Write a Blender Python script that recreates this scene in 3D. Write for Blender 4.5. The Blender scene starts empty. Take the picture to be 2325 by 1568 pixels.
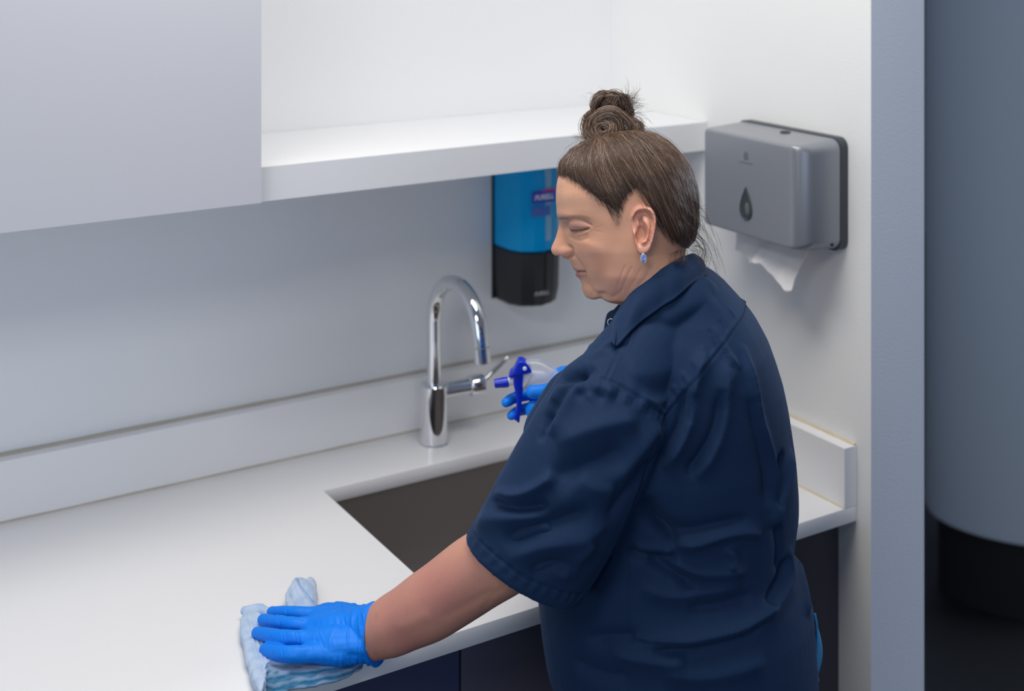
import bpy, bmesh, math, random
import numpy as np
from mathutils import Vector, Matrix
from mathutils.bvhtree import BVHTree
random.seed(4); rng = np.random.default_rng(7)
scn = bpy.context.scene
COL = scn.collection
# ------------------------------------------------------------------ camera
H = 0.9                                    # worktop height
FPX, PY = 3040.7, -184.2                   # focal length in pixels, horizon row (shift lens)
YAW = math.radians(58.55)
CAM = np.array([-1.5338, -2.1368, H + 0.9051])
RT = np.array([math.sin(YAW), -math.cos(YAW), 0.0])
FW = np.array([math.cos(YAW), math.sin(YAW), 0.0])
UP = np.array([0.0, 0.0, 1.0])
cd = bpy.data.cameras.new('camera'); cam = bpy.data.objects.new('camera', cd); COL.objects.link(cam)
cam.location = CAM; cam.rotation_euler = (math.pi/2, 0, YAW - math.pi/2)
cd.sensor_width = 36; cd.lens = 36*FPX/2325; cd.shift_y = -(784 - PY)/2325
cd.clip_start = .05; cd.clip_end = 60
cd.dof.use_dof = True; cd.dof.focus_distance = 1.62; cd.dof.aperture_fstop = 3.6
scn.camera = cam
scn.view_settings.view_transform = 'Standard'; scn.view_settings.look = 'None'
scn.view_settings.exposure = 0.0; scn.view_settings.gamma = 1.0; scn.view_settings.use_curve_mapping = False
# ------------------------------------------------------------------ light
w = bpy.data.worlds.new('world'); scn.world = w; w.use_nodes = True
bg = w.node_tree.nodes['Background']; bg.inputs[0].default_value = (0.58, 0.70, 1.0, 1); bg.inputs[1].default_value = 0.20
def area(name, loc, size, target, power, col):
    ld = bpy.data.lights.new(name, 'AREA'); ld.shape = 'RECTANGLE'; ld.size, ld.size_y = size
    ld.energy = power; ld.color = col
    o = bpy.data.objects.new(name, ld); COL.objects.link(o); o.location = loc
    o.rotation_euler = (Vector(target) - Vector(loc)).to_track_quat('-Z', 'Y').to_euler(); return o
area('ceiling_light_near', (-.85, -.80, 2.62), (1.2, .55), (-.80, -.75, 0), 22, (1.0, .955, .89))
area('ceiling_light_room', (-2.4, -2.0, 2.62), (1.2, .6), (-2.4, -2.0, 0), 22, (1.0, .97, .93))
area('window_daylight', (-3.9, -2.3, 1.7), (2.2, 1.5), (-.5, -.5, 1.1), 20, (.72, .84, 1.0))
area('window_daylight_rear', (-1.2, -5.2, 1.5), (3.0, 1.6), (-.6, -.5, 1.1), 22, (.62, .77, 1.0))
area('corridor_light', (2.7, -.9, 1.9), (1.0, 1.2), (1.7, .2, .9), 34, (.74, .86, 1.0))

def at(px, py, d):
    """pixel + distance along the optical axis -> point"""
    return CAM + d*(FW + RT*((px-1162.5)/FPX) + UP*(-(py-PY)/FPX))
# ------------------------------------------------------------------ tagging helpers
def tag(o, label=None, cat=None, group=None, kind=None):
    if label: o['label'] = label
    if cat: o['category'] = cat
    if group: o['group'] = group
    if kind: o['kind'] = kind
    return o
def empty(name, loc, label, cat, group=None):
    o = bpy.data.objects.new(name, None); COL.objects.link(o); o.location = loc; o.empty_display_size = .05
    return tag(o, label, cat, group)
def link(name, me, mat=None, parent=None, smooth=True):
    o = bpy.data.objects.new(name, me); COL.objects.link(o)
    for m in (mat if isinstance(mat, (list, tuple)) else [mat]):
        if m: me.materials.append(m)
    if smooth: me.shade_smooth()
    if parent:
        o.parent = parent
        o.matrix_parent_inverse = Matrix.Translation(-Vector(parent.location)) if parent.parent is None else Matrix.Identity(4)
    return o
def mesh(name, V, F):
    me = bpy.data.meshes.new(name); me.from_pydata([tuple(v) for v in V], [], [tuple(f) for f in F]); me.update(); return me
def bm_obj(name, bm, mat, parent=None, smooth=False, bevel=0, seg=3, auto=35):
    me = bpy.data.meshes.new(name)
    if bevel:
        es = [e for e in bm.edges if len(e.link_faces) == 2 and e.calc_face_angle(0) > .6]
        bmesh.ops.bevel(bm, geom=es, offset=bevel, segments=seg, profile=.5, affect='EDGES')
    bm.normal_update(); bm.to_mesh(me); bm.free()
    o = link(name, me, mat, parent, smooth)
    if bevel or smooth:
        me.shade_smooth()
        me.set_sharp_from_angle(angle=math.radians(auto))
    return o
def box(bm, x0, x1, y0, y1, z0, z1):
    v = [bm.verts.new((x, y, z)) for z in (z0, z1) for y in (y0, y1) for x in (x0, x1)]
    for f in ((0,2,3,1),(4,5,7,6),(0,1,5,4),(2,6,7,3),(0,4,6,2),(1,3,7,5)): bm.faces.new([v[i] for i in f])
    return v
def boxo(name, dims, mat, parent=None, bevel=0.0, seg=2):
    bm = bmesh.new(); box(bm, *dims); return bm_obj(name, bm, mat, parent, bevel=bevel, seg=seg)
# ------------------------------------------------------------------ materials
def mat(name, col, rough=.5, metal=0., bump=0., bscale=200., spec=.5, noise=0., nscale=30., detail=6., **kw):
    m = bpy.data.materials.new(name); m.use_nodes = True; nt = m.node_tree; b = nt.nodes['Principled BSDF']
    b.inputs['Base Color'].default_value = (*col, 1); b.inputs['Roughness'].default_value = rough
    b.inputs['Metallic'].default_value = metal; b.inputs['Specular IOR Level'].default_value = spec
    for k, v in kw.items(): b.inputs[k.replace('_', ' ')].default_value = v
    tc = nt.nodes.new('ShaderNodeTexCoord')
    if bump:
        n = nt.nodes.new('ShaderNodeTexNoise'); n.inputs['Scale'].default_value = bscale; n.inputs['Detail'].default_value = detail
        bp = nt.nodes.new('ShaderNodeBump'); bp.inputs['Strength'].default_value = bump; bp.inputs['Distance'].default_value = .002
        nt.links.new(tc.outputs['Object'], n.inputs['Vector']); nt.links.new(n.outputs[0], bp.inputs['Height']); nt.links.new(bp.outputs[0], b.inputs['Normal'])
    if noise:
        n = nt.nodes.new('ShaderNodeTexNoise'); n.inputs['Scale'].default_value = nscale; n.inputs['Detail'].default_value = 8
        mx = nt.nodes.new('ShaderNodeMix'); mx.data_type = 'RGBA'
        mx.inputs[6].default_value = (*[c*(1-noise) for c in col], 1); mx.inputs[7].default_value = (*[min(1, c*(1+noise)) for c in col], 1)
        nt.links.new(tc.outputs['Object'], n.inputs['Vector']); nt.links.new(n.outputs[0], mx.inputs[0]); nt.links.new(mx.outputs[2], b.inputs['Base Color'])
    return m
M = {}
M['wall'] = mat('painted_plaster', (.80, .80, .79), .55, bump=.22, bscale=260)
M['wall_end'] = mat('plaster_end_daylit', (.74, .78, .85), .6, bump=.25, bscale=240)
M['wallb'] = mat('painted_wall_smooth', (.80, .81, .82), .35, bump=.03, bscale=60)
M['white'] = mat('white_laminate', (.76, .77, .79), .38); M['door'] = mat('white_laminate_shaded', (.60, .61, .655), .45)  # doors: same white laminate, the weaker light on them put into its colour
M['quartz'] = mat('white_quartz', (.80, .80, .81), .22, noise=.035, nscale=900)
M['caulk'] = mat('caulk', (.45, .42, .36), .6, noise=.2, nscale=20)
M['glue'] = mat('yellowed_caulk', (.62, .54, .36), .6, noise=.2, nscale=20)
M['navycab'] = mat('dark_navy_laminate', (.042, .048, .11), .42)
M['darkcab'] = mat('charcoal_laminate', (.085, .082, .115), .45)
M['steel'] = mat('brushed_steel', (.50, .47, .45), .42, 1., bump=.15, bscale=40)
M['chrome'] = mat('chrome', (.78, .79, .81), .06, 1.)
M['floor'] = mat('dark_floor', (.012, .012, .014), .45, noise=.7, nscale=2.2)
M['black'] = mat('black_plastic', (.016, .018, .022), .4)
M['blackm'] = mat('black_matt', (.006, .006, .007), .7)
M['column'] = mat('white_column_paint', (.62, .68, .74), .45, bump=.05, bscale=80)
M['silver'] = mat('silver_plastic', (.22, .235, .26), .30, .65, Coat_Weight=0) if False else mat('silver_plastic', (.27, .285, .315), .30, .35)
M['darkgrey'] = mat('dark_grey_plastic', (.035, .045, .055), .4)
M['paper'] = mat('paper_towel', (.82, .80, .80), .9, bump=.3, bscale=500)
M['farwall'] = mat('far_wall_paint', (.16, .18, .2), .7)
# ------------------------------------------------------------------ setting
def struct(name, dims, m, **k): o = boxo(name, dims, m, **k); o['kind'] = 'structure'; return o
struct('floor', (-5, 6, -5, 5, -.05, 0), M['floor'])
struct('wall_back', (-4.2, .117, 0, .12, 0, 2.75), M['wallb'])
# right wall: cheek seen by the room, end face colour carries the bluish daylight on it
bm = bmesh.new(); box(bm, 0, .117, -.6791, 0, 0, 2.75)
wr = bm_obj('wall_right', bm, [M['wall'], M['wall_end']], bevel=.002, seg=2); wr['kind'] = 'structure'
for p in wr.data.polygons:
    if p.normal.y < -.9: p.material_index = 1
struct('wall_far', (.117, 6, 3.2, 3.3, 0, 2.75), M['farwall'])
# white column with dark plinth beyond the wall end
def ecyl(name, c, a, b, ang, z0, z1, m, parent=None, n=96, rnd=.0):
    ca, sa = math.cos(ang), math.sin(ang); V = []; F = []
    rows = [(z0, 1-rnd/a), (z0+rnd*.3, 1-rnd*.3/a), (z0+rnd, 1)] if rnd else [(z0, 1)]
    rows += [(z1, 1)]
    for z, s in rows:
        for i in range(n):
            t = 2*math.pi*i/n; x, y = a*s*math.cos(t), b*s*math.sin(t)
            V.append((c[0]+x*ca-y*sa, c[1]+x*sa+y*ca, z))
    R = len(rows)
    for r in range(R-1):
        for i in range(n): F.append((r*n+i, r*n+(i+1) % n, (r+1)*n+(i+1) % n, (r+1)*n+i))
    F.append(list(range(n))[::-1]); F.append([(R-1)*n+i for i in range(n)])
    o = link(name, mesh(name, V, F), m, parent); o.data.set_sharp_from_angle(angle=.6); return o
cc = at(2412, 800, 3.62)
col = empty('column', (cc[0], cc[1], 0), 'wide white round column beyond the wall end at right', 'column')
ecyl('shaft', (cc[0], cc[1]), .365, .235, YAW-math.pi/2, .20, 2.74, M['column'], col, rnd=.02)
ecyl('plinth', (cc[0], cc[1]), .33, .2, YAW-math.pi/2, 0, .20, M['blackm'], col)

# ------------------------------------------------------------------ worktop with sink cut-out
D, TC, TB, HB = .6498, .0245, .026, .092
SX0, SX1, SY0, SY1 = -.6815, -.13, -.56, -.170
bm = bmesh.new()
xs = [-3.0, SX0, SX1, -.0005]; ys = [-D, SY0, SY1, -.0005]
vt = {}
for k, z in enumerate((H-TC, H)):
    for i, x in enumerate(xs):
        for j, y in enumerate(ys): vt[i, j, k] = bm.verts.new((x, y, z))
for i in range(3):
    for j in range(3):
        if i == 1 and j == 1: continue
        bm.faces.new([vt[i, j, 1], vt[i+1, j, 1], vt[i+1, j+1, 1], vt[i, j+1, 1]])
        bm.faces.new([vt[i, j, 0], vt[i, j+1, 0], vt[i+1, j+1, 0], vt[i+1, j, 0]])
def side(a, b): bm.faces.new([vt[(*a, 0)], vt[(*b, 0)], vt[(*b, 1)], vt[(*a, 1)]])
for i in range(3): side((i, 0), (i+1, 0)); side((i+1, 3), (i, 3))
for j in range(3): side((3, j), (3, j+1)); side((0, j+1), (0, j))
side((1, 1), (1, 2)); side((1, 2), (2, 2)); side((2, 2), (2, 1)); side((2, 1), (1, 1))
bmesh.ops.recalc_face_normals(bm, faces=bm.faces)
top = bm_obj('worktop', bm, M['quartz'], bevel=.0015, seg=2)
tag(top, 'long white quartz worktop with a rectangular sink cut-out', 'worktop')
b1 = boxo('backsplash', (-3.0, -TB, -TB, -.0005, H+.0003, H+HB), M['quartz'], bevel=.0015)
tag(b1, 'low white quartz upstand along the back wall behind the tap', 'backsplash')
b2 = boxo('backsplash', (-TB, -.0005, -D, -.0005, H+.0003, H+HB), M['quartz'], bevel=.0015)
tag(b2, 'short white quartz upstand on the right wall below the towel dispenser', 'backsplash')
def bead(name, p0, p1, r, m, parent, n=8):
    bm = bmesh.new(); a = Vector(p0); b = Vector(p1); d = (b-a).normalized(); q = d.to_track_quat('Z', 'Y'); N = 60; prev = None
    for s in range(N+1):
        c = a.lerp(b, s/N); rr = r*(1+.25*math.sin(s*1.7)*random.random())
        ring = [bm.verts.new(c + q @ Vector((rr*math.cos(6.283*i/n), rr*math.sin(6.283*i/n), 0))) for i in range(n)]
        if prev:
            for i in range(n): bm.faces.new([prev[i], prev[(i+1) % n], ring[(i+1) % n], ring[i]])
        prev = ring
    return bm_obj(name, bm, m, parent, smooth=True, auto=80)
bead('caulk_line', (-3, -TB, H+.0003), (-TB, -TB, H+.0003), .0022, M['caulk'], b1)
bead('caulk_line', (-3, -.0015, H+HB), (-TB, -.0015, H+HB), .0045, M['caulk'], b1)
bead('caulk_line', (-TB, -D+.002, H+.0003), (-TB, -TB, H+.0003), .0018, M['glue'], b2)
bead('caulk_line', (-.0015, -D+.002, H+HB), (-.0015, -TB, H+HB), .0028, M['glue'], b2)
# ------------------------------------------------------------------ sink (undermount steel bowl)
def roundrect(x0, x1, y0, y1, r, n=6):
    pts = []
    for cx, cy, a0 in ((x1-r, y1-r, 0), (x0+r, y1-r, 90), (x0+r, y0+r, 180), (x1-r, y0+r, 270)):
        for i in range(n+1):
            a = math.radians(a0+90*i/n); pts.append((cx+r*math.cos(a), cy+r*math.sin(a)))
    return pts
bm = bmesh.new(); prev = None
zt = H-TC-.0004
prof = [(-.035, zt), (-.002, zt), (.0, zt-.002), (.004, H-.17), (.012, H-.192), (.03, H-.198), (.12, H-.202)]
outer = [(.12, H-.206), (.03, H-.202), (.010, H-.194), (.001, H-.172), (-.003, zt-.004), (-.035, zt-.003)]
for k, (ins, z) in enumerate(prof+outer):
    r = max(.012, .018-ins) if ins < .03 else .03
    ring = [bm.verts.new((x, y, z)) for x, y in roundrect(SX0-.004+ins, SX1+.004-ins, SY0-.004+ins, SY1+.004-ins, r)]
    if prev:
        n = len(ring)
        for i in range(n): bm.faces.new([prev[i], prev[(i+1) % n], ring[(i+1) % n], ring[i]])
    else: first = ring
    if k == len(prof)-1: bm.faces.new(ring)
    if k == len(prof): 
        for f in list(bm.faces):
            pass
        bm.faces.new(ring[::-1])
    prev = ring
n = len(prev)
for i in range(n): bm.faces.new([prev[i], prev[(i+1) % n], first[(i+1) % n], first[i]])
bmesh.ops.recalc_face_normals(bm, faces=bm.faces)
sink = bm_obj('sink', bm, M['steel'], smooth=True, auto=40)
tag(sink, 'rectangular brushed steel sink bowl set under the white worktop', 'sink')
def lathe(bm, prof, c, n=40, axis=None, cap=True):
    q = Vector(axis).to_track_quat('Z', 'Y') if axis is not None else None
    prev = None; c = Vector(c)
    for r, z in prof:
        ring = []
        for i in range(n):
            v = Vector((r*math.cos(2*math.pi*i/n), r*math.sin(2*math.pi*i/n), z))
            if q: v = q @ v
            ring.append(bm.verts.new(c+v))
        if prev:
            for i in range(n): bm.faces.new([prev[i], prev[(i+1) % n], ring[(i+1) % n], ring[i]])
        elif cap: bm.faces.new(ring[::-1])
        prev = ring
    if cap: bm.faces.new(prev)
    return bm
bm = lathe(bmesh.new(), [(.045, 0), (.045, .003), (.03, .0035), (.028, .001), (.006, .001)], ((SX0+SX1)/2, (SY0+SY1)/2, H-.2015))
bm_obj('drain', bm, M['chrome'], sink, smooth=True)
# ------------------------------------------------------------------ base cabinets
def cabinet(x0, x1, doors, label, m):
    c = empty('base_cabinet', ((x0+x1)/2, -.3, .1), label, 'cabinet', None)
    bm = bmesh.new(); t = .018; y0, y1 = -.592, -.02; z0, z1 = .1, H-TC-.0006
    for d in ((x0, x0+t, y0, y1, z0, z1), (x1-t, x1, y0, y1, z0, z1), (x0+t, x1-t, y0, y1, z0, z0+t), (x0+t, x1-t, y1-.008, y1, z0+t, z1)): box(bm, *d)
    bm_obj('carcass', bm, M['darkcab'], c)
    boxo('toe_kick', (x0, x1, -.54, -.525, .0, .1), M['blackm'], c)
    for a, b in doors: boxo('door', (a+.0015, b-.0015, -.612, -.5925, .105, z1-.012), m, c, bevel=.001)
    return c
cabinet(-.68, -.10, [(-.68, -.39), (-.39, -.10)], 'dark charcoal cabinet under the sink, behind the woman', M['darkcab'])
cabinet(-1.28, -.6806, [(-1.28, -.6806)], 'dark navy base cabinet left of the sink, under the wiping hand', M['navycab'])
cabinet(-1.9, -1.2806, [(-1.9, -1.2806)], 'dark navy base cabinet farthest left under the worktop', M['navycab'])
fil = boxo('filler_panel', (-.0992, -.001, -.612, -.594, .1, H-TC-.001), mat('filler', (.04, .037, .05), .5), bevel=.001)
tag(fil, 'narrow dark filler panel between sink cabinet and right wall', 'panel')
# ------------------------------------------------------------------ shelf + wall cabinet
zs = H+.5454
sh = boxo('shelf', (-.8365, -.0006, -.2925, -.0006, zs-.0499, zs), M['white'], bevel=.001)
tag(sh, 'thick white wall shelf above the tap running to the right wall', 'shelf')
XE = -.838
wc = empty('wall_cabinet', (-1.44, -.15, zs), 'white wall cabinet with plain flat doors at upper left', 'cabinet')
bm = bmesh.new(); t = .018; z0, z1 = zs-.0455, zs+.85; x0, x1 = -2.04, XE-.001; y0, y1 = -.296, -.0006
for d in ((x0, x0+t, y0, y1, z0, z1), (x1-t, x1, y0, y1, z0, z1), (x0+t, x1-t, y0, y1, z0, z0+t), (x0+t, x1-t, y0, y1, z1-t, z1), (x0+t, x1-t, y1-.008, y1, z0+t, z1-t)): box(bm, *d)
bm_obj('carcass', bm, M['white'], wc)
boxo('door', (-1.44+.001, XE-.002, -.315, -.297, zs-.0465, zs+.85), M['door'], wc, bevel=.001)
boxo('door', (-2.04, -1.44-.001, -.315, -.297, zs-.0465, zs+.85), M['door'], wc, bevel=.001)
# ------------------------------------------------------------------ faucet
def sweep(bm, pts, radii, n=28, cap=True):
    prev = None; P = [Vector(p) for p in pts]; up = Vector((1, 0, 0)) if abs((P[1]-P[0]).normalized().x) < .9 else Vector((0, 1, 0))
    for i, p in enumerate(P):
        t = (P[min(i+1, len(P)-1)]-P[max(i-1, 0)]).normalized(); a = (up-t*up.dot(t)).normalized(); b = t.cross(a); up = a
        r = radii[i] if hasattr(radii, '__len__') else radii
        ring = [bm.verts.new(p+a*r*math.cos(2*math.pi*k/n)+b*r*math.sin(2*math.pi*k/n)) for k in range(n)]
        if prev:
            for k in range(n): bm.faces.new([prev[k], prev[(k+1) % n], ring[(k+1) % n], ring[k]])
        elif cap: bm.faces.new(ring[::-1])
        prev = ring
    if cap: bm.faces.new(prev)
    return bm
fx, fy = -.4415, -.0921
fa = empty('faucet', (fx, fy, H), 'chrome gooseneck kitchen tap standing behind the sink', 'tap')
bm = lathe(bmesh.new(), [(.0262, 0), (.0262, .002), (.0238, .0035), (.0238, .101), (.022, .103), (.016, .1035)], (fx, fy, H)); bm_obj('body', bm, M['chrome'], fa, smooth=True, auto=30)
pts = [(fx, fy, H+.103+.01*i) for i in range(13)]; zc = H+.213; rr = .0805
pts = [(fx, fy, H+.1), (fx, fy, H+.14), (fx, fy, H+.18)]
for i in range(25):
    a = math.pi*i/24*.965; pts.append((fx, fy-rr+rr*math.cos(a), zc+rr*math.sin(a)*1.0))
last = Vector(pts[-1]); d = (last-Vector(pts[-2])).normalized()
pts += [tuple(last+d*.012)]
bm = sweep(bmesh.new(), pts, .0128); bm_obj('spout', bm, M['chrome'], fa, smooth=True, auto=50)
e = last+d*.0125
bm = lathe(bmesh.new(), [(.0125, 0), (.0136, .001), (.0136, .024), (.0125, .0252), (.0105, .0252), (.0105, .021)], e, axis=d); bm_obj('aerator', bm, M['chrome'], fa, smooth=True, auto=35)
# side valve and lever, pointing right along the wall
va = bmesh.new(); lathe(va, [(.0135, 0), (.0135, .048), (.0155, .049), (.0175, .052), (.0175, .074), (.0155, .0765)], (fx+.018, fy, H+.087), axis=(1, -.12, .02)); vo = bm_obj('valve', va, M['chrome'], fa, smooth=True, auto=35)
lv = bmesh.new(); s0 = Vector((fx+.082, fy-.012, H+.088)); sweep(lv, [s0, s0+Vector((.012, -.004, .010)), s0+Vector((.047, -.012, .040)), s0+Vector((.052, -.013, .044))], [.0042, .0045, .0045, .003], n=16); bm_obj('lever', lv, M['chrome'], fa, smooth=True, auto=50)

# ------------------------------------------------------------------ text helper
def text_mesh(name, s, size, loc, xdir, updir, m, parent, ext=.0003, shear=0., bold=0.):
    c = bpy.data.curves.new(name, 'FONT'); c.body = s; c.size = size; c.align_x = 'CENTER'; c.align_y = 'CENTER'; c.extrude = ext; c.offset = bold; c.shear = shear
    o = bpy.data.objects.new('tmp', c); COL.objects.link(o); dg = bpy.context.evaluated_depsgraph_get()
    me = bpy.data.meshes.new_from_object(o.evaluated_get(dg)); bpy.data.objects.remove(o); me.name = name
    X = Vector(xdir).normalized(); U = Vector(updir); U = (U-X*U.dot(X)).normalized(); Z = X.cross(U)
    R = Matrix((X, U, Z)).transposed().to_4x4(); R.translation = Vector(loc); me.transform(R)
    me.materials.clear()
    return link(name, me, m, parent, smooth=False)
# ------------------------------------------------------------------ soap dispenser on back wall
sd = empty('soap_dispenser', (-.22, 0, H+.2), 'wall-mounted soap dispenser, black base and clear blue refill, under the shelf', 'soap dispenser')
M['bluegel'] = mat('blue_soap', (.0, .23, .62), .12, Coat_Weight=.0) if False else mat('blue_soap', (.0, .35, .74), .13)
nb = M['bluegel'].node_tree; bb = nb.nodes['Principled BSDF']; bb.inputs['Transmission Weight'].default_value = .0; bb.inputs['IOR'].default_value = 1.33
M['clear'] = mat('clear_plastic', (.75, .9, 1.0), .05); M['clear'].node_tree.nodes['Principled BSDF'].inputs['Transmission Weight'].default_value = 1
M['label'] = mat('label_blue', (.03, .05, .45), .4); M['lwhite'] = mat('label_white', (.75, .75, .85), .5); M['lred'] = mat('label_magenta', (.5, .02, .25), .5)
M['greylogo'] = mat('grey_logo', (.35, .36, .38), .4)
def octring(bm, hw, dp, y_c, z, cx=-.2175, ch=.03, r=3):
    # plan section: flat back on the wall, chamfered rounded front
    pts = [(-hw, 0), (-hw, -dp*.55), (-hw+ch*.35, -dp*.82), (-hw+ch, -dp*.97), (-hw+ch*1.7, -dp), (0, -dp*1.03), (hw-ch*1.7, -dp), (hw-ch, -dp*.97), (hw-ch*.35, -dp*.82), (hw, -dp*.55), (hw, 0)]
    return [bm.verts.new((cx+x, y-.004, z)) for x, y in pts]
def loft(bm, rings, cap=True):
    for a, b in zip(rings, rings[1:]):
        n = len(a)
        for i in range(n): bm.faces.new([a[i], a[(i+1) % n], b[(i+1) % n], b[i]])
    if cap: bm.faces.new(rings[0][::-1]); bm.faces.new(rings[-1])
    bmesh.ops.recalc_face_normals(bm, faces=bm.faces); return bm
bm = bmesh.new(); loft(bm, [octring(bm, hw, dp, 0, H+z) for hw, dp, z in ((.036, .05, .203), (.044, .078, .201), (.0475, .090, .206), (.0505, .0955, .23), (.0515, .097, .298), (.0505, .0955, .3005))])
bm_obj('base', bm, M['black'], sd, smooth=True, auto=25)
bm = bmesh.new(); loft(bm, [octring(bm, hw, dp, 0, H+z) for hw, dp, z in ((.047, .089, .3008), (.050, .0935, .304), (.050, .094, .33), (.0505, .094, .44), (.048, .088, .458), (.040, .07, .468))])
bm_obj('refill', bm, M['bluegel'], sd, smooth=True, auto=25)
boxo('back_plate', (-.2175-.054, -.2175+.054, -.004, -.0004, H+.203, H+.475), M['black'], sd, bevel=.003)
text_mesh('logo', 'PURELL', .0095, (-.226, -.1015, H+.229), (1, 0, 0), (0, 0, 1), M['greylogo'], sd, shear=.2, bold=.0004)
lb = boxo('label', (-.2175-.028, -.2175+.022, -.1004, -.0992, H+.392, H+.414), M['label'], sd)
text_mesh('label_text', 'PURELL', .0125, (-.2205, -.1008, H+.402), (1, 0, 0), (0, 0, 1), M['lwhite'], lb, shear=.2, bold=.0004)
boxo('label_stripe', (-.2175-.006, -.2175+.022, -.1010, -.1006, H+.4115, H+.4155), M['lred'], lb)
boxo('label_strip', (-.2175-.000, -.2175+.014, -.0985, -.0960, H+.322, H+.450), mat('pale_label', (.22, .42, .60), .4), sd)
boxo('label_strip', (-.2175-.026, -.2175+.012, -.0990, -.0962, H+.368, H+.386), mat('violet_label', (.06, .15, .5), .4), sd)
# ------------------------------------------------------------------ paper towel dispenser on the right wall
PYA, PYB, PZ0, PZ1, PDX = -.393, -.632, .388, .5645, .100
pd = empty('towel_dispenser', (0, (PYA+PYB)/2, H+PZ0), 'silver grey paper towel dispenser on the right wall', 'towel dispenser')
def prism_rr(y0, y1, z0, z1, r, n=8): return roundrect(y0, y1, z0, z1, r, n)
bm = bmesh.new()
rg = []
for x, ins, r in ((-.0005, 0, .016), (-.016, 0, .016)):
    rg.append([bm.verts.new((x, y, z)) for y, z in prism_rr(PYB+ins, PYA-ins, H+PZ0+ins, H+PZ1-ins, r)])
loft(bm, rg); bm_obj('back_plate', bm, M['darkgrey'], pd, smooth=True, auto=35)
bm = bmesh.new(); rg = []
fil_, ed_ = .030, .0045
for x in [-.0165, -.030, -.050, -.068] + [-(PDX-fil_)-fil_*math.sin(i*math.pi/2/14) for i in range(15)]:
    q = max(0, -x-(PDX-fil_))/fil_; iy = fil_*(1-math.sqrt(max(0, 1-q*q)))*.85; t_ = max(0, -x-(PDX-ed_))/ed_; iz = ed_*(1-math.sqrt(max(0, 1-t_*t_)))+.0008
    slope = .006*(-x)/PDX
    rr_ = roundrect(PYB+.0012+iy, PYA-.0012-iy*.6, H+PZ0+.001+iz+.009*(-x)/PDX, H+PZ1-iz-slope, max(.006, .017-.010*q))
    rg.append([bm.verts.new((x, y, z)) for y, z in rr_])
loft(bm, rg); pc = bm_obj('cover', bm, M['silver'], pd, smooth=True, auto=28)
yc = (PYA+PYB)/2+.004
# drop-shaped sight window
bm = bmesh.new(); dp = []
for i in range(40):
    t = 2*math.pi*i/40; rr_ = .0195*(math.sin(t/2)**1.25); dp.append((rr_*math.sin(t)*1.0, .0255*-math.cos(t) if False else .027*math.cos(t)))
ring0 = [bm.verts.new((-PDX-.0005, yc+a*1.05, H+.451+b)) for a, b in dp]; ring1 = [bm.verts.new((-PDX-.0022, yc+a*.93, H+.451+b*.95)) for a, b in dp]; ring2 = [bm.verts.new((-PDX-.0010, yc+a*.83, H+.451+b*.87)) for a, b in dp]
loft(bm, [ring0, ring1, ring2]); wd = bm_obj('sight_window', bm, M['darkgrey'], pd, smooth=True, auto=25)
bm = bmesh.new(); lathe(bm, [(.0055, 0), (.0045, .0006)], (0, 0, 0), axis=(-1, 0, 0), n=24)
for v in bm.verts: v.co.z *= 1.9; v.co += Vector((-PDX-.0008, yc-.003, H+.444))
bm_obj('window_glint', bm, mat('window_glint_grey', (.12, .13, .12), .3), wd, smooth=True)  # glint on the sight window put in as a lighter grey oval
bm = lathe(bmesh.new(), [(.0085, 0), (.0085, .0012), (.006, .0014), (.005, .0002)], (-.035, yc-.02, H+PZ1-.0022), axis=(0, 0, 1)); bm_obj('lock', bm, M['darkgrey'], pd, smooth=True)
bm = lathe(bmesh.new(), [(.0032, 0), (.0032, .0008), (.0015, .001)], (-.032, PYB+.003, H+PZ0+.014), axis=(0, -1, 0)); bm_obj('screw', bm, M['blackm'], pd, smooth=True)
# embossed logo: two nested drops and a line of tiny lettering
M['engr'] = mat('engraved_grey', (.10, .115, .135), .45)
bm = bmesh.new()
for s, oy, oz in ((1.0, 0, 0), (.62, -.0012, -.0018)):
    n = 24; a = [bm.verts.new((-PDX-.0003-(.0002 if s < 1 else 0), yc+oy+s*.0058*math.sin(2*math.pi*i/n)*(.6+.4*math.sin(math.pi*i/n)), H+.527+oz+s*.0068*math.cos(2*math.pi*i/n))) for i in range(n)]
    b = [bm.verts.new((-PDX-.0003, v.co.y+(yc+oy-v.co.y)*.38, v.co.z+(H+.527+oz-v.co.z)*.38)) for v in a]
    for i in range(n): bm.faces.new([a[i], a[(i+1) % n], b[(i+1) % n], b[i]])
bm_obj('logo', bm, M['engr'], pd)
for k in range(12):
    pass
text_mesh('logo_text', 'breeze dispenser', .0042, (-PDX-.0004, yc, H+.5155), (0, -1, 0), (0, 0, 1), M['engr'], pd, ext=.0001) if False else boxo('logo_line', (-PDX-.0005, -PDX+.0005, yc-.015, yc+.015, H+.5150, H+.5162), M['engr'], pd)
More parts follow.
